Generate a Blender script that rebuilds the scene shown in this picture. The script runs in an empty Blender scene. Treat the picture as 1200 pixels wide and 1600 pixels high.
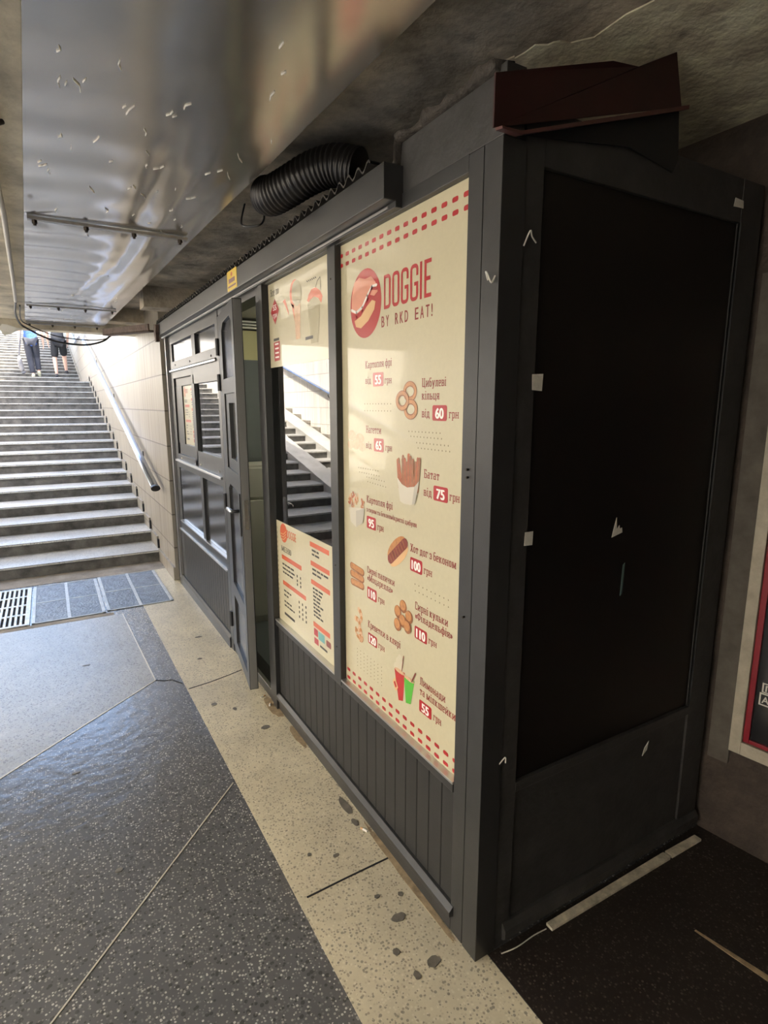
import bpy, bmesh, math, random
from mathutils import Vector, Matrix, noise
R = math.radians
scene = bpy.context.scene
col = scene.collection
random.seed(7)

# ------------------------------------------------------------------ camera
cam_d = bpy.data.cameras.new('camera'); cam = bpy.data.objects.new('camera', cam_d); col.objects.link(cam)
scene.camera = cam
cam_d.sensor_fit = 'VERTICAL'; cam_d.sensor_height = 36.0
cam_d.lens = 891.09 / 1600 * 36.0
cam_d.clip_start = 0.02; cam_d.clip_end = 300
YAW, PIT, ROL = R(30.2745), R(10.6445), R(-0.0295)
fwd = Vector((math.sin(YAW) * math.cos(PIT), math.cos(YAW) * math.cos(PIT), -math.sin(PIT)))
rt = Vector((math.cos(YAW), -math.sin(YAW), 0)); up = rt.cross(fwd)
r2 = rt * math.cos(ROL) + up * math.sin(ROL); u2 = -rt * math.sin(ROL) + up * math.cos(ROL)
m = Matrix((r2, u2, -fwd)).transposed().to_4x4(); m.translation = (-0.90165, -1.03617, 1.55)
cam.matrix_world = m

# ------------------------------------------------------------------ world, sun, exposure
scene.view_settings.view_transform = 'Standard'
scene.view_settings.look = 'None'
scene.view_settings.gamma = 1.0
scene.view_settings.exposure = 1.83
scene.cycles.use_denoising = True
scene.cycles.max_bounces = 10
scene.cycles.diffuse_bounces = 6
scene.cycles.glossy_bounces = 5
scene.cycles.transparent_max_bounces = 12
scene.cycles.sample_clamp_indirect = 8.0
SKY, SUN = 0.50, 7.0
w = bpy.data.worlds.new('sky'); scene.world = w; w.use_nodes = True
nt = w.node_tree; bg = nt.nodes['Background']
sk = nt.nodes.new('ShaderNodeTexSky'); sk.sky_type = 'NISHITA'; sk.sun_disc = False
sk.sun_elevation = R(52); sk.sun_rotation = R(117); sk.air_density = 1.0; sk.dust_density = 3.0
nt.links.new(sk.outputs[0], bg.inputs[0]); bg.inputs[1].default_value = SKY
sd = bpy.data.lights.new('sun', 'SUN'); sd.energy = SUN; sd.angle = R(0.6); sd.color = (1.0, 0.93, 0.80)
so = bpy.data.objects.new('sun', sd); col.objects.link(so); so.location = (6, -4, 12)
so.rotation_euler = Vector((-0.69, 0.35, -1.0)).to_track_quat('-Z', 'Y').to_euler()

# ------------------------------------------------------------------ material helpers
def mat(name, colr, rough=0.6, metal=0.0, var=0.0, vscale=6.0, bump=0.0, bscale=40.0, coat=0.0, ior=None, detail=6, col2=None, spec=None):
    m = bpy.data.materials.new(name); m.use_nodes = True
    n = m.node_tree.nodes; l = m.node_tree.links; p = n['Principled BSDF']
    p.inputs['Base Color'].default_value = (*colr, 1); p.inputs['Roughness'].default_value = rough
    p.inputs['Metallic'].default_value = metal
    if coat: p.inputs['Coat Weight'].default_value = coat; p.inputs['Coat Roughness'].default_value = 0.03
    if ior: p.inputs['IOR'].default_value = ior
    if spec is not None: p.inputs['Specular IOR Level'].default_value = spec
    tc = n.new('ShaderNodeTexCoord')
    if var or col2:
        nz = n.new('ShaderNodeTexNoise'); nz.inputs['Scale'].default_value = vscale; nz.inputs['Detail'].default_value = detail
        nz.inputs['Roughness'].default_value = 0.65
        l.new(tc.outputs['Object'], nz.inputs['Vector'])
        rp = n.new('ShaderNodeValToRGB'); rp.color_ramp.elements[0].position = 0.32; rp.color_ramp.elements[1].position = 0.68
        a = col2 if col2 else tuple(c * (1 - var) for c in colr)
        b = colr if col2 else tuple(min(1, c * (1 + var)) for c in colr)
        rp.color_ramp.elements[0].color = (*a, 1); rp.color_ramp.elements[1].color = (*b, 1)
        l.new(nz.outputs['Fac'], rp.inputs['Fac']); l.new(rp.outputs['Color'], p.inputs['Base Color'])
    if bump:
        nb = n.new('ShaderNodeTexNoise'); nb.inputs['Scale'].default_value = bscale; nb.inputs['Detail'].default_value = 5
        l.new(tc.outputs['Object'], nb.inputs['Vector'])
        bp = n.new('ShaderNodeBump'); bp.inputs['Strength'].default_value = bump; bp.inputs['Distance'].default_value = 0.02
        l.new(nb.outputs['Fac'], bp.inputs['Height']); l.new(bp.outputs['Normal'], p.inputs['Normal'])
    return m

def terrazzo(name, base, chips, rough, chip_scale=140, pit=None, bump=0.25, tint=0.25, pit_scale=62):
    """ground stone chips in cement: two voronoi sizes, slow tonal drift"""
    m = bpy.data.materials.new(name); m.use_nodes = True
    n = m.node_tree.nodes; l = m.node_tree.links; p = n['Principled BSDF']; p.inputs['Roughness'].default_value = rough; p.inputs['IOR'].default_value = 1.68 if rough < .3 else 1.5
    tc = n.new('ShaderNodeTexCoord')
    v = n.new('ShaderNodeTexVoronoi'); v.inputs['Scale'].default_value = chip_scale; v.inputs['Randomness'].default_value = 1
    l.new(tc.outputs['Object'], v.inputs['Vector'])
    sp = n.new('ShaderNodeSeparateColor'); l.new(v.outputs['Color'], sp.inputs[0])
    r1 = n.new('ShaderNodeValToRGB'); r1.color_ramp.interpolation = 'CONSTANT'
    e = r1.color_ramp.elements; e[0].color = (*base, 1); e[0].position = 0
    e[1].color = (*chips[0], 1); e[1].position = 0.42
    for q, c in zip((0.66, 0.86), chips[1:]):
        x = e.new(q); x.color = (*c, 1)
    l.new(sp.outputs[0], r1.inputs['Fac'])
    d = n.new('ShaderNodeMath'); d.operation = 'LESS_THAN'; d.inputs[1].default_value = 0.42; l.new(v.outputs['Distance'], d.inputs[0])
    mx = n.new('ShaderNodeMix'); mx.data_type = 'RGBA'; mx.inputs[6].default_value = (*base, 1)
    l.new(d.outputs[0], mx.inputs[0]); l.new(r1.outputs[0], mx.inputs[7])
    nz = n.new('ShaderNodeTexNoise'); nz.inputs['Scale'].default_value = 1.6; nz.inputs['Detail'].default_value = 8; nz.inputs['Roughness'].default_value = .7
    l.new(tc.outputs['Object'], nz.inputs['Vector'])
    mr = n.new('ShaderNodeMapRange'); mr.inputs[1].default_value = .3; mr.inputs[2].default_value = .7; mr.inputs[3].default_value = 1 - tint; mr.inputs[4].default_value = 1 + tint * .4
    l.new(nz.outputs['Fac'], mr.inputs[0])
    ml = n.new('ShaderNodeMix'); ml.data_type = 'RGBA'; ml.blend_type = 'MULTIPLY'; ml.inputs[0].default_value = 1
    l.new(mx.outputs[2], ml.inputs[6]); l.new(mr.outputs[0], ml.inputs[7])
    out = ml.outputs[2]
    v2 = n.new('ShaderNodeTexVoronoi'); v2.inputs['Scale'].default_value = pit_scale; l.new(tc.outputs['Object'], v2.inputs['Vector'])
    s2 = n.new('ShaderNodeSeparateColor'); l.new(v2.outputs['Color'], s2.inputs[0])
    g = n.new('ShaderNodeMath'); g.operation = 'MULTIPLY'; g.inputs[1].default_value = 0.34; l.new(s2.outputs[1], g.inputs[0]); ga = n.new('ShaderNodeMath'); ga.inputs[1].default_value = .07; l.new(g.outputs[0], ga.inputs[0]); g = ga
    lt = n.new('ShaderNodeMath'); lt.operation = 'LESS_THAN'; l.new(v2.outputs['Distance'], lt.inputs[0]); l.new(g.outputs[0], lt.inputs[1])
    if pit:
        m3 = n.new('ShaderNodeMix'); m3.data_type = 'RGBA'; m3.inputs[7].default_value = (*pit, 1)
        f = n.new('ShaderNodeMath'); f.operation = 'MULTIPLY'; f.inputs[1].default_value = .7; l.new(lt.outputs[0], f.inputs[0])
        l.new(f.outputs[0], m3.inputs[0]); l.new(out, m3.inputs[6]); out = m3.outputs[2]
    l.new(out, p.inputs['Base Color'])
    bz = n.new('ShaderNodeTexNoise'); bz.inputs['Scale'].default_value = 16; bz.inputs['Detail'].default_value = 7; l.new(tc.outputs['Object'], bz.inputs['Vector'])
    bp = n.new('ShaderNodeBump'); bp.inputs['Strength'].default_value = bump; bp.inputs['Distance'].default_value = 0.008
    l.new(bz.outputs['Fac'], bp.inputs['Height']); l.new(bp.outputs['Normal'], p.inputs['Normal'])
    return m

def tile_mat(name, c1, c2, mortar, tw, th, axis='YZ', rough=.45, offset=0.5):
    m = bpy.data.materials.new(name); m.use_nodes = True
    n = m.node_tree.nodes; l = m.node_tree.links; p = n['Principled BSDF']; p.inputs['Roughness'].default_value = rough
    tc = n.new('ShaderNodeTexCoord'); sx = n.new('ShaderNodeSeparateXYZ'); cx = n.new('ShaderNodeCombineXYZ')
    l.new(tc.outputs['Object'], sx.inputs[0]); l.new(sx.outputs[axis[0]], cx.inputs[0]); l.new(sx.outputs[axis[1]], cx.inputs[1])
    b = n.new('ShaderNodeTexBrick'); b.inputs['Scale'].default_value = 1; b.inputs['Brick Width'].default_value = tw; b.inputs['Row Height'].default_value = th
    b.inputs['Mortar Size'].default_value = 0.0055; b.offset = offset; b.inputs['Mortar Smooth'].default_value = 0.1
    b.inputs['Color1'].default_value = (*c1, 1); b.inputs['Color2'].default_value = (*c2, 1); b.inputs['Mortar'].default_value = (*mortar, 1)
    l.new(cx.outputs[0], b.inputs['Vector'])
    nz = n.new('ShaderNodeTexNoise'); nz.inputs['Scale'].default_value = 3; nz.inputs['Detail'].default_value = 8
    mp = n.new('ShaderNodeMapping'); mp.inputs['Scale'].default_value = (1, 4.5, .22); l.new(tc.outputs['Object'], mp.inputs[0]); l.new(mp.outputs[0], nz.inputs['Vector'])
    mr = n.new('ShaderNodeMapRange'); mr.inputs[1].default_value = .3; mr.inputs[2].default_value = .7; mr.inputs[3].default_value = .78; mr.inputs[4].default_value = 1.08
    l.new(nz.outputs['Fac'], mr.inputs[0])
    mx = n.new('ShaderNodeMix'); mx.data_type = 'RGBA'; mx.blend_type = 'MULTIPLY'; mx.inputs[0].default_value = 1
    l.new(b.outputs['Color'], mx.inputs[6]); l.new(mr.outputs[0], mx.inputs[7]); l.new(mx.outputs[2], p.inputs['Base Color'])
    bp = n.new('ShaderNodeBump'); bp.inputs['Strength'].default_value = .5; bp.inputs['Distance'].default_value = .01; bp.invert = True
    l.new(b.outputs['Fac'], bp.inputs['Height']); l.new(bp.outputs['Normal'], p.inputs['Normal'])
    return m

def glass_mat(name, tint, ior=1.52, rough=0.0):
    m = bpy.data.materials.new(name); m.use_nodes = True
    n = m.node_tree.nodes; l = m.node_tree.links; n.remove(n['Principled BSDF'])
    t = n.new('ShaderNodeBsdfTransparent'); t.inputs[0].default_value = (*tint, 1)
    g = n.new('ShaderNodeBsdfGlossy'); g.inputs['Roughness'].default_value = rough; g.inputs[0].default_value = (1, 1, 1, 1)
    f = n.new('ShaderNodeFresnel'); f.inputs['IOR'].default_value = ior
    mx = n.new('ShaderNodeMixShader'); l.new(f.outputs[0], mx.inputs[0]); l.new(t.outputs[0], mx.inputs[1]); l.new(g.outputs[0], mx.inputs[2])
    l.new(mx.outputs[0], n['Material Output'].inputs[0])
    return m

M = {}
M['dark'] = terrazzo('dark terrazzo', (.122, .125, .130), [(.18, .182, .185), (.32, .315, .30), (.52, .51, .49)], .21, 130, (.05, .05, .05), .35)
M['light'] = terrazzo('cream terrazzo', (.68, .61, .44), [(.76, .69, .52), (.60, .53, .38), (.42, .36, .26)], .34, 120, (.20, .18, .14), .3, .32, 92)
M['white_tz'] = terrazzo('pale terrazzo', (.36, .355, .335), [(.46, .45, .42), (.30, .29, .275), (.19, .19, .18)], .32, 120, (.07, .07, .07), .35, .25, 80)
M['riser'] = mat('shade-toned stained riser concrete', (.105, .098, .086), .85, var=.5, vscale=7, bump=.3)  # shade on the risers put into a darker colour, with random stains
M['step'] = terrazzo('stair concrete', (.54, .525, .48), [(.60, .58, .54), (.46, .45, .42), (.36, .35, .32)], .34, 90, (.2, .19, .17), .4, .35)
M['dirtfloor'] = terrazzo('dirty brown terrazzo', (.022, .016, .013), [(.035, .027, .022), (.05, .04, .033), (.09, .075, .06)], .5, 130)
M['stucco'] = mat('pale stucco', (.72, .67, .58), .9, var=.08)
M['paving'] = mat('grey paving', (.26, .24, .20), .8, var=.1)
M['brass'] = mat('pale divider strip', (.62, .58, .48), .4, .2)
M['concrete'] = mat('stained concrete', (.44, .385, .295), .85, var=.5, vscale=5, bump=.5, bscale=22)
M['concrete_light'] = mat('pale concrete', (.56, .51, .39), .8, var=.35, vscale=4, bump=.3, bscale=14)
M['walltile'] = tile_mat('beige wall tile', (.31, .278, .225), (.275, .245, .195), (.11, .092, .07), .60, .30)
M['walltile_white'] = tile_mat('white wall tile', (.80, .76, .68), (.76, .72, .64), (.45, .40, .34), .60, .30)
M['render'] = mat('pale ragged render', (.80, .70, .52), .85, var=.4, vscale=9, bump=.4, bscale=30)
M['reveal'] = mat('dim grey reveal', (.11, .098, .08), .8, var=.3, vscale=9)
M['plaster'] = mat('grey plaster', (.30, .27, .23), .85, var=.3, vscale=5, bump=.3)
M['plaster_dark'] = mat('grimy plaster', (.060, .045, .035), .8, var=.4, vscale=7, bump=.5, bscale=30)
M['alu'] = mat('anthracite painted metal', (.032, .0325, .0325), .36, var=.14, vscale=9, bump=.04, bscale=300, spec=.45)
M['alu_lo'] = mat('anthracite boards', (.026, .026, .0255), .5, var=.12, vscale=8, bump=.05, bscale=200, spec=.3)
M['alu_gloss'] = mat('glossy anthracite panel', (.034, .034, .035), .16, var=.1, vscale=6, spec=.7)
M['alu_bright'] = mat('worn bare aluminium edge', (.62, .61, .60), .28, .9)
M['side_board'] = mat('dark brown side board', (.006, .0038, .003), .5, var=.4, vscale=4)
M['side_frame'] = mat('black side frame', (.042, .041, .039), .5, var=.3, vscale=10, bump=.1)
M['gap'] = mat('black rubber', (.012, .012, .013), .6)
M['glass'] = glass_mat('window glass', (.90, .93, .91), 1.95)
M['redsheet'] = mat('oxblood sheet metal', (.035, .0035, .004), .5, var=.3, vscale=6)
M['redlip'] = mat('oxblood folded lip', (.10, .035, .03), .45, var=.3, vscale=10)
M['roof'] = mat('corrugated roofing', (.05, .045, .04), .55, .3, var=.3, vscale=20)
M['foam'] = mat('grimy torn foam', (.05, .043, .035), .9, var=.4, vscale=18, bump=.6)
M['metal'] = mat('galvanised sheet', (.525, .495, .44), .19, .92, var=.10, vscale=3.5, detail=8)
M['scratch'] = mat('lime drip marks', (.80, .79, .74), .7)
M['batten'] = mat('galvanised batten', (.36, .35, .33), .4, .8, var=.2, vscale=20)
M['bolt'] = mat('rusty bolt', (.05, .04, .03), .6, .5)
M['rust'] = mat('rusty steel', (.10, .065, .05), .7, .3, var=.4, vscale=16, bump=.3)
M['hose'] = mat('black ribbed plastic', (.018, .017, .016), .38)
M['cable'] = mat('black cable', (.02, .02, .02), .5)
M['conduit'] = mat('grey conduit', (.42, .40, .35), .5)
M['whitepl'] = mat('white plastic sheet', (.85, .84, .78), .5)
M['steel'] = mat('brushed handrail steel', (.55, .60, .70), .26, .95)
M['black'] = mat('black plastic', (.015, .015, .016), .4)
M['silver'] = mat('silver lever', (.75, .75, .76), .2, 1)
M['grate'] = mat('cast iron grate', (.55, .54, .50), .45, .5, var=.2, vscale=20)
M['pit'] = mat('drain pit', (.015, .015, .015), .9)
M['plate'] = mat('worn blue grey cover plate', (.17, .19, .21), .38, .25, var=.45, vscale=14, bump=.4, bscale=60, detail=9)
M['plate_edge'] = mat('pale cover plate frame', (.48, .49, .48), .45, .3, var=.2, vscale=20)
M['cream'] = mat('cream poster print', (.545, .50, .335), .32, var=.025, vscale=60, coat=.5, ior=1.5)
M['red'] = mat('red print', (.42, .018, .022), .32, coat=.5)
M['red2'] = mat('dark red print', (.25, .02, .02), .32, coat=.5)
M['orange'] = mat('orange red print', (.60, .11, .04), .32, coat=.5)
M['wprint'] = mat('white print', (.85, .83, .78), .32, coat=.5)
M['ink'] = mat('brown ink', (.16, .03, .025), .35, coat=.5)
M['inkdot'] = mat('olive dot print', (.20, .17, .10), .35)
M['inkblk'] = mat('black ink', (.04, .035, .03), .35)
M['f_gold'] = mat('golden fried print', (.50, .22, .07), .33, var=.2, vscale=60, coat=.5)
M['f_dark'] = mat('dark fried print', (.30, .11, .035), .33, var=.2, vscale=60, coat=.5)
M['f_pale'] = mat('pale batter print', (.62, .40, .24), .33, var=.15, vscale=60, coat=.5)
M['f_bat'] = mat('rust orange fries print', (.40, .10, .03), .33, var=.2, vscale=60, coat=.5)
M['f_cup'] = mat('pale grey cup print', (.62, .58, .47), .33, coat=.5)
M['f_cup2'] = mat('grey cup side print', (.48, .45, .37), .33, coat=.5)
M['f_saus'] = mat('sausage print', (.22, .04, .025), .33, var=.3, vscale=70, coat=.5)
M['f_pink'] = mat('glossy pink bun print', (.70, .30, .20), .3, coat=.5)
M['f_tan'] = mat('tan bun print', (.72, .45, .22), .3, coat=.5)
M['f_green'] = mat('green drink print', (.10, .45, .05), .33, coat=.5)
M['f_red'] = mat('red drink print', (.50, .03, .03), .33, coat=.5)
M['f_whip'] = mat('cream swirl print', (.60, .55, .40), .33, coat=.5)
M['f_olive'] = mat('olive grey cone print', (.40, .36, .22), .33, coat=.5)
M['teal'] = mat('teal print', (.15, .38, .38), .35)
M['yellow'] = mat('yellow sticker', (.70, .50, .04), .4)
M['inner'] = mat('interior panel', (.55, .53, .46), .6)
M['inner_l'] = mat('pale grey green post', (.42, .45, .40), .5)
M['door_edge_lit'] = mat('lit-look grey door edge', (.17, .17, .16), .5)  # light falling on the door edge is painted in as a paler grey
M['inner_y'] = mat('pale yellow interior panel', (.72, .68, .36), .6)
M['inner_g'] = mat('grey interior panel', (.16, .18, .18), .6)
M['fridge'] = mat('off white enamel', (.68, .67, .58), .4)
M['fr_white'] = mat('chipped white paint', (.52, .48, .37), .55, col2=(.38, .34, .26), vscale=16, bump=.2)
M['fr_red'] = mat('dark red window frame', (.25, .008, .02), .4)
M['shopglass'] = mat('black window film', (.01, .01, .012), .12)
M['scrap'] = mat('torn white tape', (.70, .68, .60), .7, var=.1, vscale=80)
M['greenmark'] = mat('green grey paint smear', (.10, .16, .15), .6)
M['striptrim'] = mat('dirty white plastic trim', (.58, .53, .40), .6, var=.35, vscale=26)
M['stain'] = mat('dark floor stain', (.15, .135, .11), .5, var=.3, vscale=30)
M['stain_br'] = mat('brown floor stain', (.33, .25, .15), .6, var=.35, vscale=30)
M['skin'] = mat('skin', (.62, .38, .28), .5)
M['hair'] = mat('dark hair', (.05, .035, .025), .6)
M['hair2'] = mat('greying hair', (.30, .27, .24), .6)
M['shirt'] = mat('blue patterned shirt', (.015, .05, .30), .8, col2=(.07, .16, .42), vscale=28)
M['trousers'] = mat('dark slate trousers', (.03, .032, .042), .85, var=.2)
M['shorts'] = mat('black shorts', (.014, .014, .016), .85)
M['tshirt'] = mat('dark tee', (.06, .06, .065), .85)
M['shoe'] = mat('pale trainers', (.55, .55, .40), .6)
M['shoe2'] = mat('black trainers', (.03, .03, .035), .6)
M['bag'] = mat('grey bag cloth', (.17, .165, .165), .8, var=.2)
M['strap'] = mat('dark bag strap', (.08, .08, .09), .7)
M['lamp'] = bpy.data.materials.new('fluorescent tube'); M['lamp'].use_nodes = True
_p = M['lamp'].node_tree.nodes['Principled BSDF']; _p.inputs['Emission Color'].default_value = (1, .96, .80, 1); _p.inputs['Emission Strength'].default_value = 13.0

# ------------------------------------------------------------------ mesh helpers
class MB:
    def __init__(s): s.v = []; s.f = []; s.mi = []; s.cur = 0
    def add(s, vs, fs):
        o = len(s.v); s.v += [tuple(v) for v in vs]; s.f += [tuple(i + o for i in f) for f in fs]; s.mi += [s.cur] * len(fs); return s
    def slot(s, i): s.cur = i; return s
    def box(s, x0, x1, y0, y1, z0, z1):
        x0, x1 = sorted((x0, x1)); y0, y1 = sorted((y0, y1)); z0, z1 = sorted((z0, z1))
        return s.add([(x0, y0, z0), (x1, y0, z0), (x1, y1, z0), (x0, y1, z0), (x0, y0, z1), (x1, y0, z1), (x1, y1, z1), (x0, y1, z1)],
                     [(0, 3, 2, 1), (4, 5, 6, 7), (0, 1, 5, 4), (1, 2, 6, 5), (2, 3, 7, 6), (3, 0, 4, 7)])
    def prism(s, pts, vec):
        """polygon pts (3d) extruded by vec"""
        n = len(pts); vec = Vector(vec); a = [Vector(p) for p in pts]; b = [p + vec for p in a]
        return s.add(a + b, [tuple(range(n))[::-1], tuple(range(n, 2 * n))] + [(i, (i + 1) % n, n + (i + 1) % n, n + i) for i in range(n)])
    def tube(s, pts, r, seg=10, caps=True, sx=1.0):
        pts = [Vector(p) for p in pts]; n = len(pts); rr = r if isinstance(r, (list, tuple)) else [r] * n
        vs = []; fs = []
        t = (pts[1] - pts[0]).normalized(); a = Vector((0, 0, 1)) if abs(t.z) < .9 else Vector((1, 0, 0))
        u = t.cross(a).normalized()
        for i, p in enumerate(pts):
            t = (pts[min(i + 1, n - 1)] - pts[max(i - 1, 0)]).normalized()
            u = (u - t * u.dot(t)).normalized(); v = t.cross(u)
            for k in range(seg):
                an = 2 * math.pi * k / seg; vs.append(p + (u * math.cos(an) * sx + v * math.sin(an)) * rr[i])
        for i in range(n - 1):
            for k in range(seg):
                k2 = (k + 1) % seg; fs.append((i * seg + k, i * seg + k2, (i + 1) * seg + k2, (i + 1) * seg + k))
        if caps: fs.append(tuple(range(seg))[::-1]); fs.append(tuple((n - 1) * seg + k for k in range(seg)))
        return s.add(vs, fs)
    def build(s, name, mats, parent=None, bevel=0.0, smooth=False):
        me = bpy.data.meshes.new(name); me.from_pydata(s.v, [], s.f)
        mats = mats if isinstance(mats, (list, tuple)) else [mats]
        for q in mats: me.materials.append(M[q] if isinstance(q, str) else q)
        for p, i in zip(me.polygons, s.mi): p.material_index = i; p.use_smooth = smooth
        bm = bmesh.new(); bm.from_mesh(me); bmesh.ops.recalc_face_normals(bm, faces=bm.faces)
        if bevel:
            bmesh.ops.bevel(bm, geom=[e for e in bm.edges if len(e.link_faces) == 2 and e.calc_face_angle() > .5], offset=bevel, segments=2, affect='EDGES', profile=.6)
        bm.to_mesh(me); bm.free()
        o = bpy.data.objects.new(name, me); col.objects.link(o)
        if parent: o.parent = parent
        return o
def box(name, mt, x0, x1, y0, y1, z0, z1, parent=None, bevel=0.0): return MB().box(x0, x1, y0, y1, z0, z1).build(name, mt, parent, bevel)
def struct(o, label=None):
    o['kind'] = 'structure'
    if label: o['label'] = label
    return o
def tag(o, label, cat, group=None):
    o['label'] = label; o['category'] = cat
    if group: o['group'] = group
    return o
def empty(name, loc, label=None, cat=None, group=None, rz=0):
    o = bpy.data.objects.new(name, None); col.objects.link(o); o.location = loc; o.rotation_euler = (0, 0, rz); o.empty_display_size = .1
    if label: tag(o, label, cat, group)
    return o
def lerp(a, b, t): return a + (b - a) * t
def catmull(P, k=8):
    P = [Vector(p) for p in P]; Q = [P[0]] + P + [P[-1]]; out = []
    for i in range(1, len(Q) - 2):
        for j in range(k):
            t = j / k; a, b, c, d = Q[i - 1], Q[i], Q[i + 1], Q[i + 2]
            out.append(.5 * ((2 * b) + (c - a) * t + (2 * a - 5 * b + 4 * c - d) * t * t + (3 * b - a - 3 * c + d) * t ** 3))
    out.append(P[-1]); return out

# ------------------------------------------------------------------ setting
LY0, LY1 = 5.38, 5.62                     # portal lintel
ST_Y, TREAD, RISE, N1 = 4.92, .464, .113, 18
WX = -.03                                # face of the stair wall
LX = -3.4                                # left wall
# floor
struct(MB().box(LX - .3, 3, -5, 4.92, -.2, 0).build('floor', 'dark'), 'dark speckled terrazzo floor of the underpass')
# pale terrazzo field with its V-shaped edge
apex = (-.504, 2.242); far = (-.545, 3.50)
dv = Vector((-1.214 + .504, 1.643 - 2.242)).normalized()
left = (apex[0] + dv.x * 5.6, apex[1] + dv.y * 5.6)
struct(MB().prism([(apex[0], apex[1], 0), (far[0], far[1], 0), (left[0], 3.50, 0), (left[0], left[1], 0)], (0, 0, .0015)).build('trim_1', 'white_tz'), 'pale terrazzo field set in the dark floor')
# cream strip along the kiosk
struct(MB().prism([(-.325, -3, 0), (.045, -3, 0), (.045, 4.92, 0), (-.395, 4.92, 0)], (0, 0, .0012)).build('trim_2', 'light'), 'cream terrazzo strip running along the kiosk')
def strip2(a, b, wd, z=.002):
    a = Vector(a); b = Vector(b); n = Vector((-(b - a).y, (b - a).x)).normalized() * wd / 2
    return [(*(a + n), 0), (*(b + n), 0), (*(b - n), 0), (*(a - n), 0)], (0, 0, z)
mb = MB()
for a, b, wd in [(apex, left, .008), (apex, far, .007), ((-1.85, -.444), (-.372, 1.12), .0048)]:
    mb.prism(*strip2(a, b, wd, .0022))
struct(mb.build('trim_3', 'brass'), 'thin pale divider strips in the terrazzo')
mb = MB()
for pts in ([(-.504, 2.242), (-.46, 2.21), (-.42, 2.20), (-.38, 2.125)], [(-.36, 2.04), (-.24, 2.06), (-.13, 2.09), (-.04, 2.12)], [(-.326, .44), (-.18, .445), (-.02, .448)]):
    for a, b in zip(pts, pts[1:]): mb.prism(*strip2(a, b, .006, .0028))
struct(mb.build('trim_4', 'gap'), 'dark joints and a crack across the terrazzo')
mb = MB(); mb.prism([(.63, -.255, 0), (.655, -.44, 0), (.80, -1.6, 0), (.83, -1.6, 0), (.675, -.44, 0), (.637, -.255, 0)], (0, 0, .002))
struct(mb.build('trim_5', 'stain_br'), 'brownish strip in the dark floor')
struct(MB().prism([(.048, -4, 0), (3, -4, 0), (3, .0, 0), (.048, .0, 0)], (0, 0, .0008)).build('trim_15', 'dirtfloor'), 'dirty dark brown floor beside the kiosk')
# apron between the plates and the first step
struct(box('trim_6', 'plaster', LX, WX, 4.62, 4.92, 0, .003), 'grey cement apron in front of the first step')
struct(box('trim_7', 'plaster', LX, -.60, 3.50, 3.56, 0, .003), 'grey cement edging before the floor plates')
# stains
def blob(cx, cy, rx, ry, z, n=14, rot=0):
    pts = []
    for k in range(n):
        a = 2 * math.pi * k / n; q = 1 + random.uniform(-.13, .13)
        x, y = rx * q * math.cos(a), ry * q * math.sin(a)
        pts.append((cx + x * math.cos(rot) - y * math.sin(rot), cy + x * math.sin(rot) + y * math.cos(rot), 0))
    return pts, (0, 0, z)
mb = MB()
for a in [(-.176, .138, .014, .016), (-.162, .05, .012, .018), (-.833, .863, .018, .012), (-.935, 1.524, .02, .008), (-.834, 2.653, .03, .012), (-.119, 1.453, .03, .022), (-.03, .76, .02, .075), (-.04, .66, .014, .03), (-.11, .23, .03, .02), (-.13, .33, .014, .01), (-.10, .06, .03, .02), (-.22, 2.4, .02, .012), (-.28, 1.8, .02, .02), (-.2, 1.7, .012, .02), (-.15, 2.75, .03, .014), (-.25, .6, .01, .01), (-.06, .3, .012, .012), (-.17, .55, .016, .01)]:
    mb.prism(*blob(a[0], a[1], a[2] * .75, a[3] * .75, .0030))
struct(mb.build('trim_8', 'stain'), 'dark gum and dirt stains on the terrazzo')
mb = MB()
for a in [(-.02, 1.62, .03, .12), (-.01, 1.3, .02, .10), (-.01, .35, .012, .28)]: mb.prism(*blob(*a, .0026, 22))
struct(mb.build('trim_9', 'stain_br'), 'brown grime along the foot of the kiosk')

# ceiling, roof mass, walls
struct(box('ceiling', 'concrete', LX - .2, 3, -5, LY0, 2.42, 2.8), 'stained concrete ceiling slab')
rnd = random.Random(11); ring = []
P0 = [(.22, .37), (.20, .20), (.32, .05), (.30, -.6), (.25, -3), (1.7, -3), (1.4, .9), (.62, .9), (.60, .42)]
for a, b in zip(P0, P0[1:] + P0[:1]):
    for q in range(8): ring.append((lerp(a[0], b[0], q / 8) + rnd.uniform(-.015, .015), lerp(a[1], b[1], q / 8) + rnd.uniform(-.015, .015), 2.4165))
struct(MB().prism(ring, (0, 0, .012)).build('trim_16', 'render'), 'pale patch of ragged render on the near ceiling')
mb = MB(); mb.box(-.2, 1.2, 3.7, 3.9, 2.27, 2.42).box(-.34, .0, 4.9, 5.1, 2.30, 2.42)
struct(mb.build('trim_10', 'concrete'), 'concrete ribs under the ceiling above the kiosk')
struct(box('trim_11', 'concrete_light', LX - .2, WX, LY0 + .06, LY1, 2.25, 2.8), 'concrete lintel over the foot of the stairs')
struct(MB().prism([(-.74, -4, 2.325), (-3.8, -4, 2.325), (-4.0, LY0, 2.325), (-.965, LY0, 2.325)], (0, 0, .095)).build('trim_12', 'concrete_light'), 'pale concrete beam left of the metal tray')
struct(box('wall_right', 'walltile', WX, .6, 4.16, 26, 0, 4.6), 'beige tiled wall beside the stairs')
struct(box('wall_left', 'walltile_white', LX - .3, LX, 4.3, 26, 0, 4.3), 'white tiled wall on the far side of the stairs')
struct(box('wall_near', 'plaster_dark', LX - .3, 3, -4.3, -4, 0, 2.42), 'grimy wall closing the passage behind')
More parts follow.
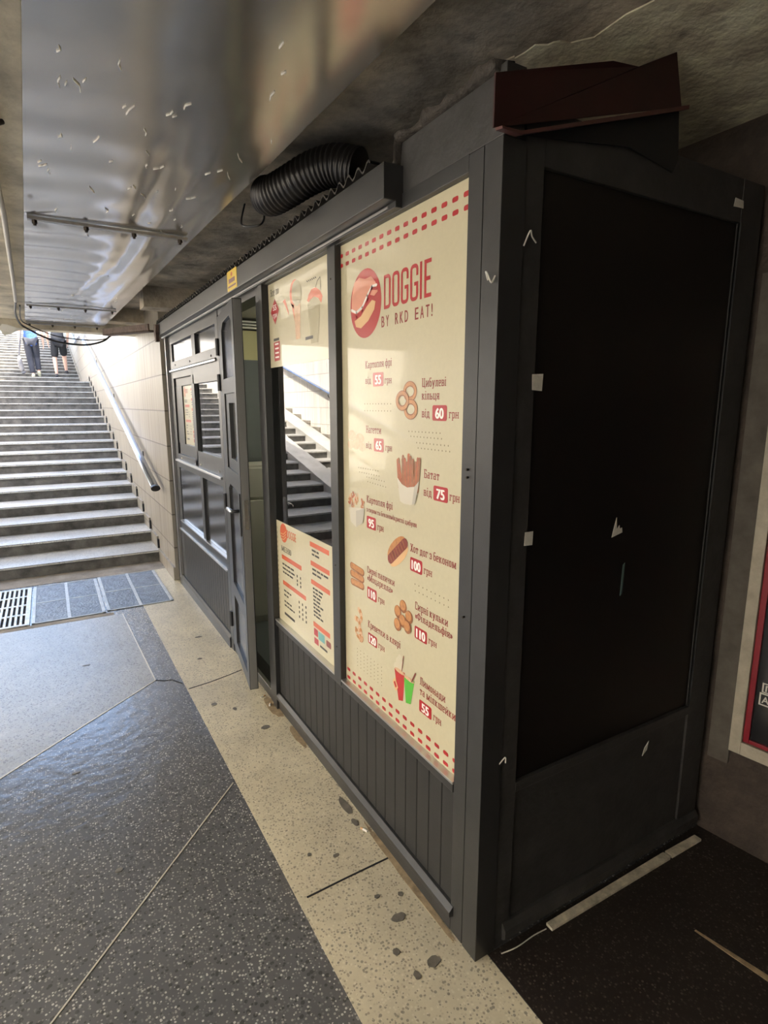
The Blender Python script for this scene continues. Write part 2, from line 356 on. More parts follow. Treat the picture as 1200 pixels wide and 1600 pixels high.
struct(box('wall_far_left', 'plaster', LX - .3, LX, -4, -2.4, 0, 2.42), 'grey plaster wall left of the passage')
struct(box('wall_light_block', 'plaster', -7.3, -7, -8, 12, 0, 1.7), 'added low grey wall out of view, stopping low light from the left')  # unseen wall added to block low light through the left opening
struct(box('wall_bounce', 'stucco', -17, -16, -14, 16, 0, 13), 'added pale wall out of view, bouncing sunlight in from the left')  # unseen wall added as a sunlit reflector for the kiosk front
struct(box('trim_14', 'paving', -7, LX - .3, -8, 12, -.2, .0), 'added grey paving out of view, beyond the opened left side')  # unseen ground added where the left side is opened to let daylight in
# wall behind and right of the kiosk, slightly splayed
SA = Vector((1.065, -.02, 0)); SD = Vector((.137, -.99, 0)).normalized(); SN = Vector((SD.y, -SD.x, 0))   # SN points into the passage (-x)
mb = MB(); p = SA - SD * .02; q = SA + SD * 4.2
mb.prism([p, q, q - SN * .3, p - SN * .3], (0, 0, 2.42)); mb.box(1.07, 1.4, -.02, 4.4, 0, 2.42)
struct(mb.build('wall_side', 'plaster_dark'), 'grimy wall at the back beside the kiosk')
# ------------------------------------------------------------------ stairs
stairs = struct(empty('staircase', (0, ST_Y, 0)), 'wide concrete stair climbing to daylight')
RAMP = [(-2.36, -2.66), (-3.06, -3.36)]
def flight(y0, z0, n, xL, xR):
    for i in range(n):
        y = y0 + i * TREAD - ST_Y; z = z0 + (i + 1) * RISE
        mb = MB()
        # riser block and a tread slab that overhangs a little
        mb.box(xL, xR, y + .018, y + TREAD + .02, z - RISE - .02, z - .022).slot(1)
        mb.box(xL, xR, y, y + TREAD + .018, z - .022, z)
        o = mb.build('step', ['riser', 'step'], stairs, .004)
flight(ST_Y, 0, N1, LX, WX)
Z1 = N1 * RISE; Y1 = ST_Y + N1 * TREAD; Y2 = 16.0
MB().box(LX, WX, Y1 + .018 - ST_Y, Y2 + .02 - ST_Y, Z1 - .2, Z1 - .001).build('landing', 'step', stairs)
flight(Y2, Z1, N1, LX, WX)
Y3 = Y2 + N1 * TREAD
MB().box(LX, WX, Y3 + .018 - ST_Y, 8 + Y3 - ST_Y, Z1 * 2 - .2, Z1 * 2 - .001).build('landing', 'step', stairs)
MB().prism([(LX + .01, .3, 0), (LX + .01, Y1 - ST_Y, Z1 - .15), (LX + .01, Y2 - ST_Y + .3, Z1 - .15), (LX + .01, Y3 - ST_Y, 2 * Z1 - .15), (LX + .01, Y3 - ST_Y + 7, 2 * Z1 - .15), (LX + .01, Y3 - ST_Y + 7, 0)], (WX - LX - .02, 0, 0)).build('stair_base', 'step', stairs)
for a, b in RAMP:
    for y0, z0 in ((0, 0), (Y2 - ST_Y, Z1)):
        yA = y0 + TREAD * .3; yB = y0 + TREAD; zB = z0 + 2 * RISE + .022; yC = y0 + (N1 - 1) * TREAD; zC = z0 + N1 * RISE + .022
        MB().prism([(a, yA, z0 + RISE - .02), (a, yA, z0 + RISE + .004), (a, yB, zB), (a, yC, zC), (a, yC + .3, zC - .012), (a, yC + .3, zC - .2), (a, yB, zB - .2)], (b - a, 0, 0)).build('pram_ramp', 'step', stairs)
# stepped skirting tiles along both walls
mb = MB()
for i in range(N1):
    y = ST_Y + i * TREAD; z = (i + 1) * RISE
    mb.box(WX - .018, WX, y + .09, y + TREAD + .04, z - .05, z + .125)
    mb.box(LX, LX + .018, y + .09, y + TREAD + .04, z - .05, z + .125)
    y = Y2 + i * TREAD; z = Z1 + (i + 1) * RISE
    mb.box(WX - .018, WX, y + .09, y + TREAD + .04, z - .05, z + .125)
mb.box(WX - .018, WX, 4.16, ST_Y + .05, 0, .12); mb.box(LX, LX + .018, 4.16, ST_Y + .05, 0, .12)
struct(mb.build('baseboard_right', 'walltile', None, .002), 'stepped tile skirting beside the stairs')
mb = MB()
for i in range(N1):
    y = ST_Y + i * TREAD; z = (i + 1) * RISE
    mb.box(WX - .019, WX - .001, y + .05, y + .085, z + .01, z + .10)
struct(mb.build('trim_13', 'gap'), 'dark notches between the skirting tiles')

# handrails
def handrail(x, out, label, y_start=4.46):
    h = empty('handrail', (x, y_start, 0), label, 'handrail')
    k = lambda y: .804 + .255 * (y - 4.461)
    pts = [(out, y - y_start, k(y)) for y in (y_start, 6, 8, 10, 12, 13.1)]
    z13 = k(13.1); pts += [(out, 14.5 - y_start, z13 + .05), (out, 15.6 - y_start, z13 + .06)] + [(out, y - y_start, z13 + .06 + .25 * (y - 15.6)) for y in (17, 19, 21, 24)]
    MB().tube(pts, .024, 12, True, 1.5).build('rail', 'steel', h, 0, True)
    MB().tube([(out, -.012, k(y_start) - .002), (out, .02, k(y_start) + .006)], .028, 12, True, 1.5).build('end_cap', 'black', h)
    for y in (5.65, 8.2, 10.7, 17.5, 20):
        z = (k(y) if y < 13 else z13 + .06 + .25 * (y - 15.6))
        q = -1 if out < 0 else 1
        MB().tube(catmull([(0, y - y_start, z - .09), (out * .6, y - y_start, z - .10), (out, y - y_start, z - .06), (out, y - y_start, z - .015)], 5), .008, 8).box(min(0, q * .008), max(0, q * .008), y - y_start - .03, y - y_start + .03, z - .14, z - .05).build('bracket', 'black', h)
    return h
handrail(WX, -.075, 'shiny steel handrail on the beige tiled wall beside the stairs')
handrail(LX, .075, 'steel handrail on the white wall across the stairs, seen mirrored in the window')

# floor drain and cover plates in front of the stairs
def plate(x0, x1, y0, y1, label):
    o = empty('floor_cover_plate', ((x0 + x1) / 2, (y0 + y1) / 2, 0), label, 'cover plate', 'steel cover plates before the stairs')
    w2, h2 = (x1 - x0) / 2 - .004, (y1 - y0) / 2 - .004
    MB().box(-w2, w2, -h2, h2, 0, .004).build('plate', 'plate', o)
    mb = MB(); t = .022
    mb.box(-w2, -w2 + t, -h2, h2, .003, .007).box(w2 - t, w2, -h2, h2, .003, .007).box(-w2, w2, -h2, -h2 + .012, .003, .007).box(-w2, w2, h2 - .012, h2, .003, .007)
    mb.box(-t / 2, t / 2, -h2, h2, .003, .0068).box(-w2, w2, -.006, .006, .003, .0066)
    mb.build('frame', 'plate_edge', o, .001)
    return o
plate(-.642, -.150, 3.60, 4.60, 'worn steel floor cover plate nearest the kiosk, its right half brownish')
plate(-1.137, -.646, 3.575, 4.575, 'bluish steel floor cover plate between the other plate and the slotted drain')
o = empty('drain_grate', (-1.39, 4.05, 0), 'slotted pale drain grate at the left edge before the stairs', 'drain grate')
MB().box(-.245, .245, -.49, .49, 0, .002).build('pit', 'pit', o)
mb = MB(); mb.box(-.245, -.215, -.49, .49, .002, .012).box(.215, .245, -.49, .49, .002, .012)
for k in range(5): mb.box(-.215, .215, -.49 + k * .2375, -.46 + k * .2375, .002, .012)
for k in range(14):
    x = -.215 + .033 * k; mb.box(x, x + .016, -.49, .49, .002, .011)
mb.build('grating', 'grate', o, .001)

# ------------------------------------------------------------------ ceiling tray of metal sheets
SX0 = lambda y: -.86 - .0245 * y      # left edge
SX1 = lambda y: -.195 - .027 * y      # right edge
tray = empty('ceiling_tray', (0, 0, 2.3), 'long tray of wrinkled shiny metal sheets hung under the ceiling', 'ceiling tray')
def wav(x, y):
    u = (x - SX0(y)) / (SX1(y) - SX0(y))
    z = .0
    # sag between battens
    for a, b in ((-3.0, 1.82), (1.82, 4.2), (4.2, 5.36)):
        if a <= y <= b:
            s = (y - a) / (b - a); z -= .012 * math.sin(math.pi * s) * math.sin(math.pi * min(1, max(0, u)))
    # cross ripples on the left half
    amp = (.0065 if y > 1.82 else .0034) * max(0, min(1, (y - .3) / 1.0)) * max(0, 1 - u * 1.3)
    z += amp * math.sin(2 * math.pi * (y + .16 * u * u + .04 * math.sin(6 * u)) / .26) 
    # folds running lengthways on the right
    e = max(0, 1 - abs(y - 1.82) / 1.3); e2 = max(0, 1 - abs(y - 3.2) / 1.6)
    z += .0075 * e * math.exp(-((u - .60 - .06 * (y - 1.6)) / .045) ** 2) - .006 * e * math.exp(-((u - .74) / .05) ** 2) + .004 * e * math.exp(-((u - .88) / .04) ** 2)
    z += .008 * e2 * math.exp(-((u - .62 + .12 * (y - 2.6)) / .05) ** 2)
    z -= .006 * e2 * math.exp(-((u - .86 + .03 * (y - 2)) / .04) ** 2)
    # fan of creases from the bolts
    for by in (1.80, 4.2):
        d = abs(y - by)
        if d < .5:
            an = math.atan2(y - by, (x - SX0(y)) + .02); z += .0035 * (1 - d / .5) * math.sin(an * 9) * max(0, 1 - u)
    for by in (1.82, 4.2, 5.33): z *= .15 + .85 * min(1, abs(y - by) / .09)
    z += .004 * noise.noise(Vector((x * 2.1, y * 1.3, 3))) + .0012 * noise.noise(Vector((x * 7, y * 5, 9)))
    return z
seams = [-3.0, 1.82, 4.2, 5.36]
for k in range(3):
    ya, yb = seams[k], seams[k + 1]; nx, ny = 44, max(40, int((yb - ya) * 64))
    vs = []; fs = []
    for j in range(ny + 1):
        y = lerp(ya, yb, j / ny) 
        for i in range(nx + 1):
            x = lerp(SX0(y), SX1(y), i / nx); vs.append((x, y, wav(x, y)))
    for j in range(ny):
        for i in range(nx): a = j * (nx + 1) + i; fs.append((a, a + 1, a + nx + 2, a + nx + 1))
    mb = MB(); mb.add(vs, fs)
    # folded-up sides
    n = nx + 1
    for side in (0, nx):
        o = len(mb.v); sg = -1 if side == 0 else 1
        e = [vs[j * n + side] for j in range(ny + 1)]
        mb.add([p for p in e] + [(p[0], p[1], p[2] + .024) for p in e], [(j, j + 1, ny + 1 + j + 1, ny + 1 + j) for j in range(ny)])
    mb.slot(1)
    # lime drips hanging as thin flecks
    for q in range(46 if k == 0 else 6):
        x0 = random.uniform(0, 1); y0 = random.uniform(max(ya, .2), yb - .05); x = lerp(SX0(y0), SX1(y0), .06 + .88 * x0); a = random.uniform(-.6, .6) + math.pi / 2
        ln = random.uniform(.014, .032); px, py = x, y0
        for sgm in range(random.randint(1, 2)):
            qx, qy = px + math.cos(a) * ln, py + math.sin(a) * ln; wd = .0010
            nx_, ny_ = -math.sin(a) * wd, math.cos(a) * wd
            if qy < yb - .02 and SX0(qy) + .01 < qx < SX1(qy) - .01:
                mb.prism([(px + nx_, py + ny_, wav(px, py) - .003), (qx + nx_, qy + ny_, wav(qx, qy) - .003), (qx - nx_, qy - ny_, wav(qx, qy) - .003), (px - nx_, py - ny_, wav(px, py) - .003)], (0, 0, .003))
            px, py = qx, qy; a += random.uniform(-.9, .9)
    ob = mb.build('sheet', ['metal', 'scratch'], tray, 0, True)
for by in (1.82, 4.2, 5.33):
    mb = MB(); x0, x1 = SX0(by) + .01, SX1(by) - .03
    mb.prism([(x0, by - .02, -.006), (x0, by + .02, -.006), (x0, by + .014, -.016), (x0, by - .014, -.016)], (x1 - x0, 0, 0)).build('batten', 'batten', tray)
    for t in (.04, .34, .64, .95):
        x = lerp(x0, x1, t); MB().tube([(x, by, -.014), (x, by, -.028)], .011, 6).tube([(x, by, -.026), (x, by, -.036)], .006, 8).build('bolt', 'bolt', tray)
MB().prism([(SX0(0) + .075, -3, -.001), (SX0(0) + .072, -3, .0), (SX0(5.36) - .006, 5.36, 0), (SX0(5.36) - .002, 5.36, -.002)], (0, 0, .002)).build('edge_strip', 'whitepl', tray) if False else None
# conduit and cables left of the tray
tag(MB().tube([(-.975, .2, 2.305), (-.975, 1.9, 2.305), (-1.0, 3.3, 2.305), (-1.02, 4.2, 2.31)], .011, 10).build('conduit', 'conduit', None, 0, True), 'thin grey conduit along the concrete left of the metal tray', 'conduit')
tag(MB().tube(catmull([(-1.02, 4.2, 2.31), (-1.045, 4.8, 2.30), (-1.03, 5.2, 2.27), (-.98, 5.27, 2.235), (-.82, 5.30, 2.155), (-.69, 5.32, 2.125), (-.50, 5.33, 2.12), (-.34, 5.32, 2.17), (-.25, 5.36, 2.27)], 8), .0085, 8).build('cable', 'cable', None, 0, True), 'thicker black cable looping lowest under the end of the metal tray', 'cable')
tag(MB().tube(catmull([(-1.0, 4.4, 2.31), (-1.015, 5.1, 2.29), (-.96, 5.24, 2.26), (-.78, 5.29, 2.19), (-.60, 5.30, 2.165), (-.42, 5.30, 2.165), (-.30, 5.32, 2.20), (-.22, 5.35, 2.29)], 8), .005, 8).build('cable', 'cable', None, 0, True), 'thin black cable just above the thicker cable loop', 'cable')
o = empty('plastic_sheet', (-1.10, 5.30, 2.25), 'torn white plastic sheet poking out left of the cables', 'plastic sheet')
MB().prism([(-.10, 0, -.03), (-.06, 0, -.085), (.0, .01, -.062), (.085, .02, -.015), (.04, 0, -.012), (-.03, -.01, .01), (-.07, -.01, .012)], (0, .012, .004)).build('sheet', 'whitepl', o)
tag(MB().tube(catmull([(-.93, 1.0, 2.318), (-.955, .98, 2.300), (-.965, .96, 2.302), (-.985, .93, 2.315)], 5), .007, 8).build('hook', 'bolt', None, 0, True), 'small dark hook under the concrete at the left edge', 'hook')

# rusty angle beam with its end bracket above the kiosk's far end
o = empty('steel_beam', (-.1, 4.3, 2.2), 'rusty angle-iron beam over the far end of the kiosk', 'steel beam')
MB().prism([(-.02, -.18, -.06), (-.02, -.18, .0), (-.27, .85, .055), (-.27, .85, -.005)], (.012, 0, 0)).prism([(-.02, -.18, -.06), (-.27, .85, -.005), (-.19, .87, -.005), (.05, -.16, -.06)], (0, 0, .012)).build('angle', 'rust', o)
MB().prism([(.015, -.33, -.02), (.015, -.25, -.01), (.015, -.23, -.07), (.015, -.27, -.15), (.015, -.33, -.15), (.015, -.305, -.08)], (.025, 0, 0)).build('hook_plate', 'rust', o)
# flexible black duct
duct = empty('flexible_duct', (-.05, .95, 2.30), 'black ribbed flexible duct bending out above the kiosk header', 'duct')
path = catmull([(.10, -.20, .0), (.05, -.13, .025), (.0, -.05, .02), (-.05, .04, -.005), (-.085, .11, -.02), (-.095, .15, -.01)], 26)
rr = [.062 + .0035 * math.sin(i * 1.25) for i in range(len(path))]
MB().tube(path, rr, 24).build('hose', 'hose', duct, 0, True)
for name, pts in (('wire', [(-.10, 1.43, 2.42), (-.14, 1.44, 2.30), (-.12, 1.36, 2.27), (-.07, 1.40, 2.33)]), ('wire', [(-.13, 1.25, 2.42), (-.15, 1.27, 2.30), (-.12, 1.18, 2.25)])):
    pass
tag(MB().tube(catmull([(-.06, 1.62, 2.42), (-.10, 1.55, 2.33), (-.13, 1.42, 2.27), (-.09, 1.34, 2.26), (-.05, 1.40, 2.32), (-.04, 1.5, 2.41)], 8), .004, 6).build('wire', 'cable', None, 0, True), 'loose dark wire dangling beside the black flexible duct', 'wire')

# ------------------------------------------------------------------ kiosk
K = empty('kiosk', (0, 0, 0), 'long anthracite food kiosk with poster windows under the concrete ceiling', 'kiosk')
def k(name, mt, y0, y1, z0, z1, x0=0.0, x1=.06, bevel=.002, label=None):
    o = box(name, mt, x0, x1, y0, y1, z0, z1, K, bevel)
    if label: o['label'] = label
    return o
# front: posts, stiles, rails
k('corner_post', 'alu', 0, .061, 0, 2.12, 0, .07)
k('stile', 'alu', .0645, .118, 0, 2.12, .001, .06)
k('groove', 'gap', .0605, .065, 0, 2.115, .004, .05, 0)
k('mullion', 'alu', .835, .897, .47, 2.085, -.004, .06)
k('post', 'alu', 1.585, 1.64, 0, 2.10, -.012, .07)
k('post', 'alu', 1.643, 1.70, 0, 2.10, -.004, .09)
k('top_rail', 'alu', .118, 1.585, 2.082, 2.122, .001, .06)
k('sill', 'alu', .118, 1.585, .462, .488, -.002, .06)
o = k('sill_ledge', 'alu_bright', .118, .835, .488, .496, -.004, .03, .001, 'worn bare metal sill ledge'); o = k('sill_ledge', 'alu_bright', .897, 1.585, .488, .496, -.004, .03, .001, 'worn bare metal sill ledge')
k('bottom_rail', 'alu', .118, 1.585, 0, .058, .0, .06)
# tongue and groove boards below the windows
def boards(y0, y1, z0, z1, pitch, x=.010):
    n = max(1, round((y1 - y0) / pitch)); p = (y1 - y0) / n; g = .004; d = .004
    prof = []
    for i in range(n):
        a = y0 + i * p; prof += [(x + d, a), (x, a + g * .7), (x, a + p - g * .7)]
    prof.append((x + d, y1)); prof += [(x + .03, y1), (x + .03, y0)]
    return MB().prism([(px, py, z0) for px, py in prof], (0, 0, z1 - z0)).build('board_panel', 'alu_lo', K)
boards(.118, 1.585, .075, .462, .066)
MB().prism([(.0, .105, .058), (-.014, .105, .062), (-.014, .105, .078), (.0, .105, .092), (.02, .105, .092), (.02, .105, .058)], (0, 1.48, 0)).build('base_moulding', 'alu', K, .001)
# window panes
k('window_pane', 'glass', .118, .835, .496, 2.082, .022, .028, 0)
k('window_pane', 'glass', .897, 1.585, .496, 2.082, .022, .028, 0)
# near header, long roller box, bright drip rail
k('near_header', 'side_frame', .0, .46, 2.122, 2.262, .004, .06)
k('header_box', 'alu', .41, 4.18, 2.10, 2.192, -.058, .02, .003)
k('header_rail', 'alu', .41, 4.12, 2.084, 2.106, -.02, .02, .002)
k('header_rail_edge', 'alu_bright', .45, 4.12, 2.090, 2.096, -.0225, -.018, .0005, 'worn bright edge of the header rail')
# corrugated roof sheet edge
pts = []; n = 420
for i in range(n + 1):
    y = lerp(.5, 4.15, i / n); pts.append((y, 2.213 + .011 * math.sin(2 * math.pi * y / .062)))
mb = MB(); vs = []; fs = []
for y, z in pts: vs += [(-.05, y, z), (1.03, y, z - .02), (-.05, y, z + .006), (1.03, y, z - .014)]
for i in range(n):
    a = 4 * i; b = a + 4; fs += [(a, b, b + 1, a + 1), (a + 2, a + 3, b + 3, b + 2), (a, a + 2, b + 2, b), (a + 1, b + 1, b + 3, a + 3)]
mb.add(vs, fs); mb.build('roof_sheet', 'roof', K, 0, False)
# torn foam along the near roof edge
mb = MB(); n = 60; vs = []; fs = []
for i in range(n + 1):
    y = lerp(.02, .46, i / n); h = .010 + .030 * max(0, noise.noise(Vector((y * 9, 1, 0)))) + .012 * noise.noise(Vector((y * 30, 4, 0)))
    xx = -.01 + .02 * noise.noise(Vector((y * 14, 7, 0))); zb = 2.25 if y < .42 else 2.19
    vs += [(xx, y, zb), (xx - .008, y, zb + h), (xx + .05, y, zb + h + .01), (xx + .06, y, zb)]
for i in range(n):
    a = 4 * i; b = a + 4
    for q in range(4): fs.append((a + q, a + (q + 1) % 4, b + (q + 1) % 4, b + q))
mb.add(vs, fs + [(0, 1, 2, 3), (4 * n, 4 * n + 3, 4 * n + 2, 4 * n + 1)]); mb.build('edge_seal', 'foam', K, 0, True)
# left section
k('post', 'alu', 2.405, 2.465, 0, 2.085, -.004, .07)
k('end_post', 'alu', 3.90, 4.04, 0, 2.085, .012, .07)
k('end_post', 'alu', 4.045, 4.15, 0, 2.10, -.004, .09)
k('end_trim', 'alu_bright', 4.032, 4.046, 0, 2.09, -.012, .012, .002, 'bright metal corner strip at the far end')
k('rail', 'alu', 2.465, 3.90, 2.02, 2.085, .002, .06)
k('rail', 'alu', 2.465, 3.90, 1.826, 1.884, .0, .06)
k('drip_rail', 'alu_bright', 2.465, 3.92, 1.806, 1.820, -.014, .02, .003, 'bright drip rail')
k('rail', 'alu', 2.465, 3.16, 1.693, 1.806, .002, .06); k('rail', 'alu', 3.16, 3.87, 1.755, 1.806, .002, .06)
k('divider', 'alu', 3.03, 3.13, 1.884, 2.02, .002, .06)
k('upper_panel', 'alu_gloss', 2.465, 3.03, 1.884, 2.02, .020, .04); k('upper_panel', 'alu_gloss', 3.13, 3.90, 1.884, 2.02, .022, .04)
k('centre_stile', 'alu', 3.125, 3.215, 1.11, 1.76, .002, .06)
k('sash_frame', 'alu', 3.215, 3.87, 1.16, 1.245, .024, .06); k('sash_frame', 'alu', 3.215, 3.87, 1.695, 1.755, .024, .06); k('sash_frame', 'alu', 3.66, 3.90, 1.245, 1.695, .024, .06)
k('window_pane', 'glass', 3.215, 3.66, 1.245, 1.695, .034, .040, 0)
k('window_pane', 'glass', 2.465, 3.125, 1.23, 1.693, .020, .026, 0)
k('rail', 'alu', 2.465, 3.16, 1.115, 1.23, .002, .06); k('rail', 'alu', 3.16, 3.87, 1.115, 1.16, .002, .06)
k('sill_ledge', 'alu_bright', 2.465, 3.90, 1.098, 1.114, -.016, .02, .003, 'bright sill ledge')
k('rail', 'alu', 2.465, 3.90, 1.05, 1.098, .002, .06)
k('lower_panel', 'alu_gloss', 2.465, 3.03, .60, 1.05, .018, .04); k('lower_panel', 'alu_gloss', 3.10, 3.90, .60, 1.05, .018, .04)
k('divider', 'alu', 3.03, 3.10, .60, 1.05, .002, .06)
k('ledge', 'alu_bright', 2.465, 3.90, .592, .600, -.006, .02, .001, 'worn bright ledge edge'); k('rail', 'alu', 2.465, 3.93, .50, .592, .002, .06)
k('ledge', 'alu_bright', 2.465, 3.95, .512, .522, -.010, .004, .002, 'worn bright ledge edge')
boards(2.465, 3.90, .085, .50, .066)
MB().prism([(.0, 2.465, .0), (-.012, 2.465, .0), (-.012, 2.465, .066), (.0, 2.465, .085), (.03, 2.465, .085), (.03, 2.465, .0)], (0, 1.58, 0)).build('base_moulding', 'alu', K, .001)
for y, z in ((3.72, 1.855), (3.2, 1.85), (2.6, 1.845)): MB().tube([(-.003, y, z), (.004, y, z)], .007, 8).build('screw', 'bolt', K)
for y, z in ((3.7, 1.135), (3.05, 1.14), (2.55, 1.14)): MB().tube([(-.003, y, z), (.004, y, z)], .006, 8).build('screw', 'scrap', K)
for y, z in ((.09, 1.39), (.09, 1.37), (.09, 1.0), (.868, 1.98), (.868, .95), (.868, .62)): MB().tube([(-.006, y, z), (.004, y, z)], .003, 8).build('screw', 'bolt', K)
# door threshold and lining
k('threshold', 'alu', 1.70, 2.405, 0, .05, .0, .09); k('threshold_edge', 'alu_bright', 1.70, 2.405, .05, .056, .0, .02, .001, 'worn bright threshold edge')
k('door_head', 'alu', 1.70, 2.405, 2.055, 2.085, .0, .09)
# open door leaf
ang = math.atan2(.095, .64)
D = bpy.data.objects.new('door', None); col.objects.link(D); D.parent = K; D.location = (-.004, 2.402, 0); D.rotation_euler = (0, 0, -ang); D['label'] = 'panelled door standing slightly open'
DU = .655
def dbox(name, mt, u0, u1, z0, z1, x0, x1, bevel=.002, parent=None): return box(name, mt, x0, x1, -u1, -u0, z0, z1, D, bevel)
mb = MB()
mb.box(0, .045, -.165, 0, .055, 2.045).box(0, .045, -DU, -.585, .055, 2.045)           # stiles
for z0, z1 in ((.055, .125), (.43, .51), (1.11, 1.20), (1.61, 1.69), (1.985, 2.045)): mb.box(.0, .045, -.59, -.16, z0, z1)
mb.prism([(0, -.165, 1.95), (0, -.24, 1.985), (0, -.165, 1.99)], (.045, 0, 0)).prism([(0, -.585, 1.95), (0, -.51, 1.985), (0, -.585, 1.99)], (.045, 0, 0))
mb.prism([(0, -.165, 1.08), (0, -.24, 1.112), (0, -.165, 1.115)], (.045, 0, 0)).prism([(0, -.585, 1.08), (0, -.51, 1.112), (0, -.585, 1.115)], (.045, 0, 0))
mb.build('door_frame', 'alu', D, .002)
for z0, z1 in ((.12, .435), (.505, 1.115), (1.685, 1.99)): dbox('door_panel', 'alu_gloss', .16, .59, z0, z1, .012, .034)
mb = MB(); mb.box(.008, .038, -.285, -.16, 1.195, 1.615).box(.008, .038, -.59, -.57, 1.195, 1.615).box(.008, .038, -.575, -.28, 1.195, 1.26).box(.008, .038, -.575, -.28, 1.56, 1.615)
mb.build('window_surround', 'alu', D, .002)
dbox('door_glass', 'glass', .28, .575, 1.255, 1.565, .020, .025, 0)
dbox('edge_strip', 'door_edge_lit', DU, DU + .004, .06, 2.04, .004, .041, .001)
dbox('lock_plate', 'silver', DU + .004, DU + .006, .93, 1.08, .014, .032, 0)
dbox('handle_plate', 'black', .60, .635, .89, 1.11, -.007, 0, .003)
lv = MB().tube([(0, -.618, 1.02), (-.045, -.618, 1.02)], .009, 10).build('handle', 'black', D, 0, True)
h2 = MB().tube(catmull([(-.045, -.622, 1.02), (-.05, -.58, 1.022), (-.05, -.50, 1.018)], 5), .010, 10).build('lever', 'silver', lv, 0, True)
for z in (.18, .93, 1.63, 1.83): MB().tube([(-.008, -.012, z), (-.008, -.012, z + .095)], .011, 10).build('hinge', 'black', D)
# side towards the viewer
def ks(name, mt, x0, x1, z0, z1, y0=0.0, y1=.05, bevel=.002): return box(name, mt, x0, x1, y0, y1, z0, z1, K, bevel)
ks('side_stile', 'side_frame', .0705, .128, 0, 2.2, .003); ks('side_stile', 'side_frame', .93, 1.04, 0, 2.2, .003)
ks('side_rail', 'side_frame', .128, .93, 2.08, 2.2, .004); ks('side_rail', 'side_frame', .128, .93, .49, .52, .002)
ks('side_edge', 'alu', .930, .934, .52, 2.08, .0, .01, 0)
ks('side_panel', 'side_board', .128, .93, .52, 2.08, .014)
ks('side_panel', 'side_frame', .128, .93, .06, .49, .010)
MB().prism([(.10, .0, .02), (.10, -.012, .03), (.10, -.012, .058), (.10, .0, .075), (.10, .03, .075), (.10, .03, .02)], (.94, 0, 0)).build('side_moulding', 'side_frame', K, .001)
# carcass: back, floor, roof, far end, partition inside
box('back_panel', 'inner', 1.03, 1.05, .05, 4.12, .0, 2.17, K); box('floor_panel', 'inner_g', .06, 1.03, .05, 4.12, 0, .03, K)
box('roof_panel', 'inner', .02, 1.03, .05, 4.12, 2.14, 2.16, K); box('end_panel', 'inner_g', .06, 1.03, 4.10, 4.14, .03, 2.14, K)
box('inner_side', 'inner_g', .07, 1.03, .05, .06, .03, 2.14, K)
box('partition', 'inner_g', .14, 1.03, 3.02, 3.05, .03, 1.86, K); box('partition_top', 'inner_y', .14, 1.03, 3.03, 3.05, 1.86, 2.06, K)
for z in (2.07, 2.09, 2.11): box('vent_slat', 'fridge', .14, 1.03, 3.0, 3.03, z, z + .012, K)
box('backing', 'inner_g', .07, .08, 2.47, 3.9, .03, 1.10, K); box('backing', 'inner_g', .07, .08, .12, 1.58, .03, .48, K)
box('inner_post', 'inner_l', .10, .14, 1.50, 1.56, .03, 2.14, K)
o = empty('fridge', (.52, 2.85, .03), 'off-white cabinet with a silver handle inside the kiosk doorway', 'cabinet')
MB().box(-.36, .36, -.12, .12, 0, 1.12).build('body', 'fridge', o, .006); MB().box(-.35, .35, -.135, -.12, .05, .88).build('door', 'fridge', o, .004)
MB().box(-.35, .35, -.135, -.12, .90, 1.10).build('door', 'fridge', o, .004)
MB().tube([(-.05, -.15, .79), (.03, -.15, .79)], .008, 8).build('handle', 'silver', o)
o = empty('serving_counter', (.45, 1.0, .03), 'dim counter behind the window with the cream menu sheets', 'counter')
MB().box(-.10, .30, -.75, .45, .0, .86).build('body', 'inner_g', o, .004); MB().box(-.13, .32, -.78, .48, .86, .90).build('worktop', 'inner', o, .004)
o = empty('tube_lamp', (.60, 2.2, 2.12), 'fluorescent tube lamp on the kiosk ceiling inside', 'lamp')
MB().box(-.04, .04, -.32, .32, 0, .02).build('batten', 'fridge', o); MB().tube([(0, -.30, -.018), (0, .30, -.018)], .013, 10).build('tube', 'lamp', o)

# red sheet on top of the near corner
o = empty('metal_flashing', (0, -.012, 2.12), 'dark red bent sheet metal over the near top corner of the kiosk', 'flashing')
MB().prism([(-.038, 0, .0), (-.04, -.004, .10), (.30, -.012, .207), (.40, -.004, .225), (.545, .0, .297), (.588, .004, .185)], (0, .004, 0)).build('sheet', 'redsheet', o)
MB().prism([(-.034, .0, .0), (.02, .0, .002), (.588, .004, .185), (.588, .004, .175), (.02, -.002, -.006), (-.034, -.002, -.006)], (0, -.022, -.004)).build('folded_lip', 'redlip', o)
MB().prism([(.03, .006, .005), (.588, .010, .18), (.602, .010, .065), (.58, .008, .03), (.40, .008, .055), (.16, .006, .02)], (0, .004, 0)).build('backing', 'gap', o)

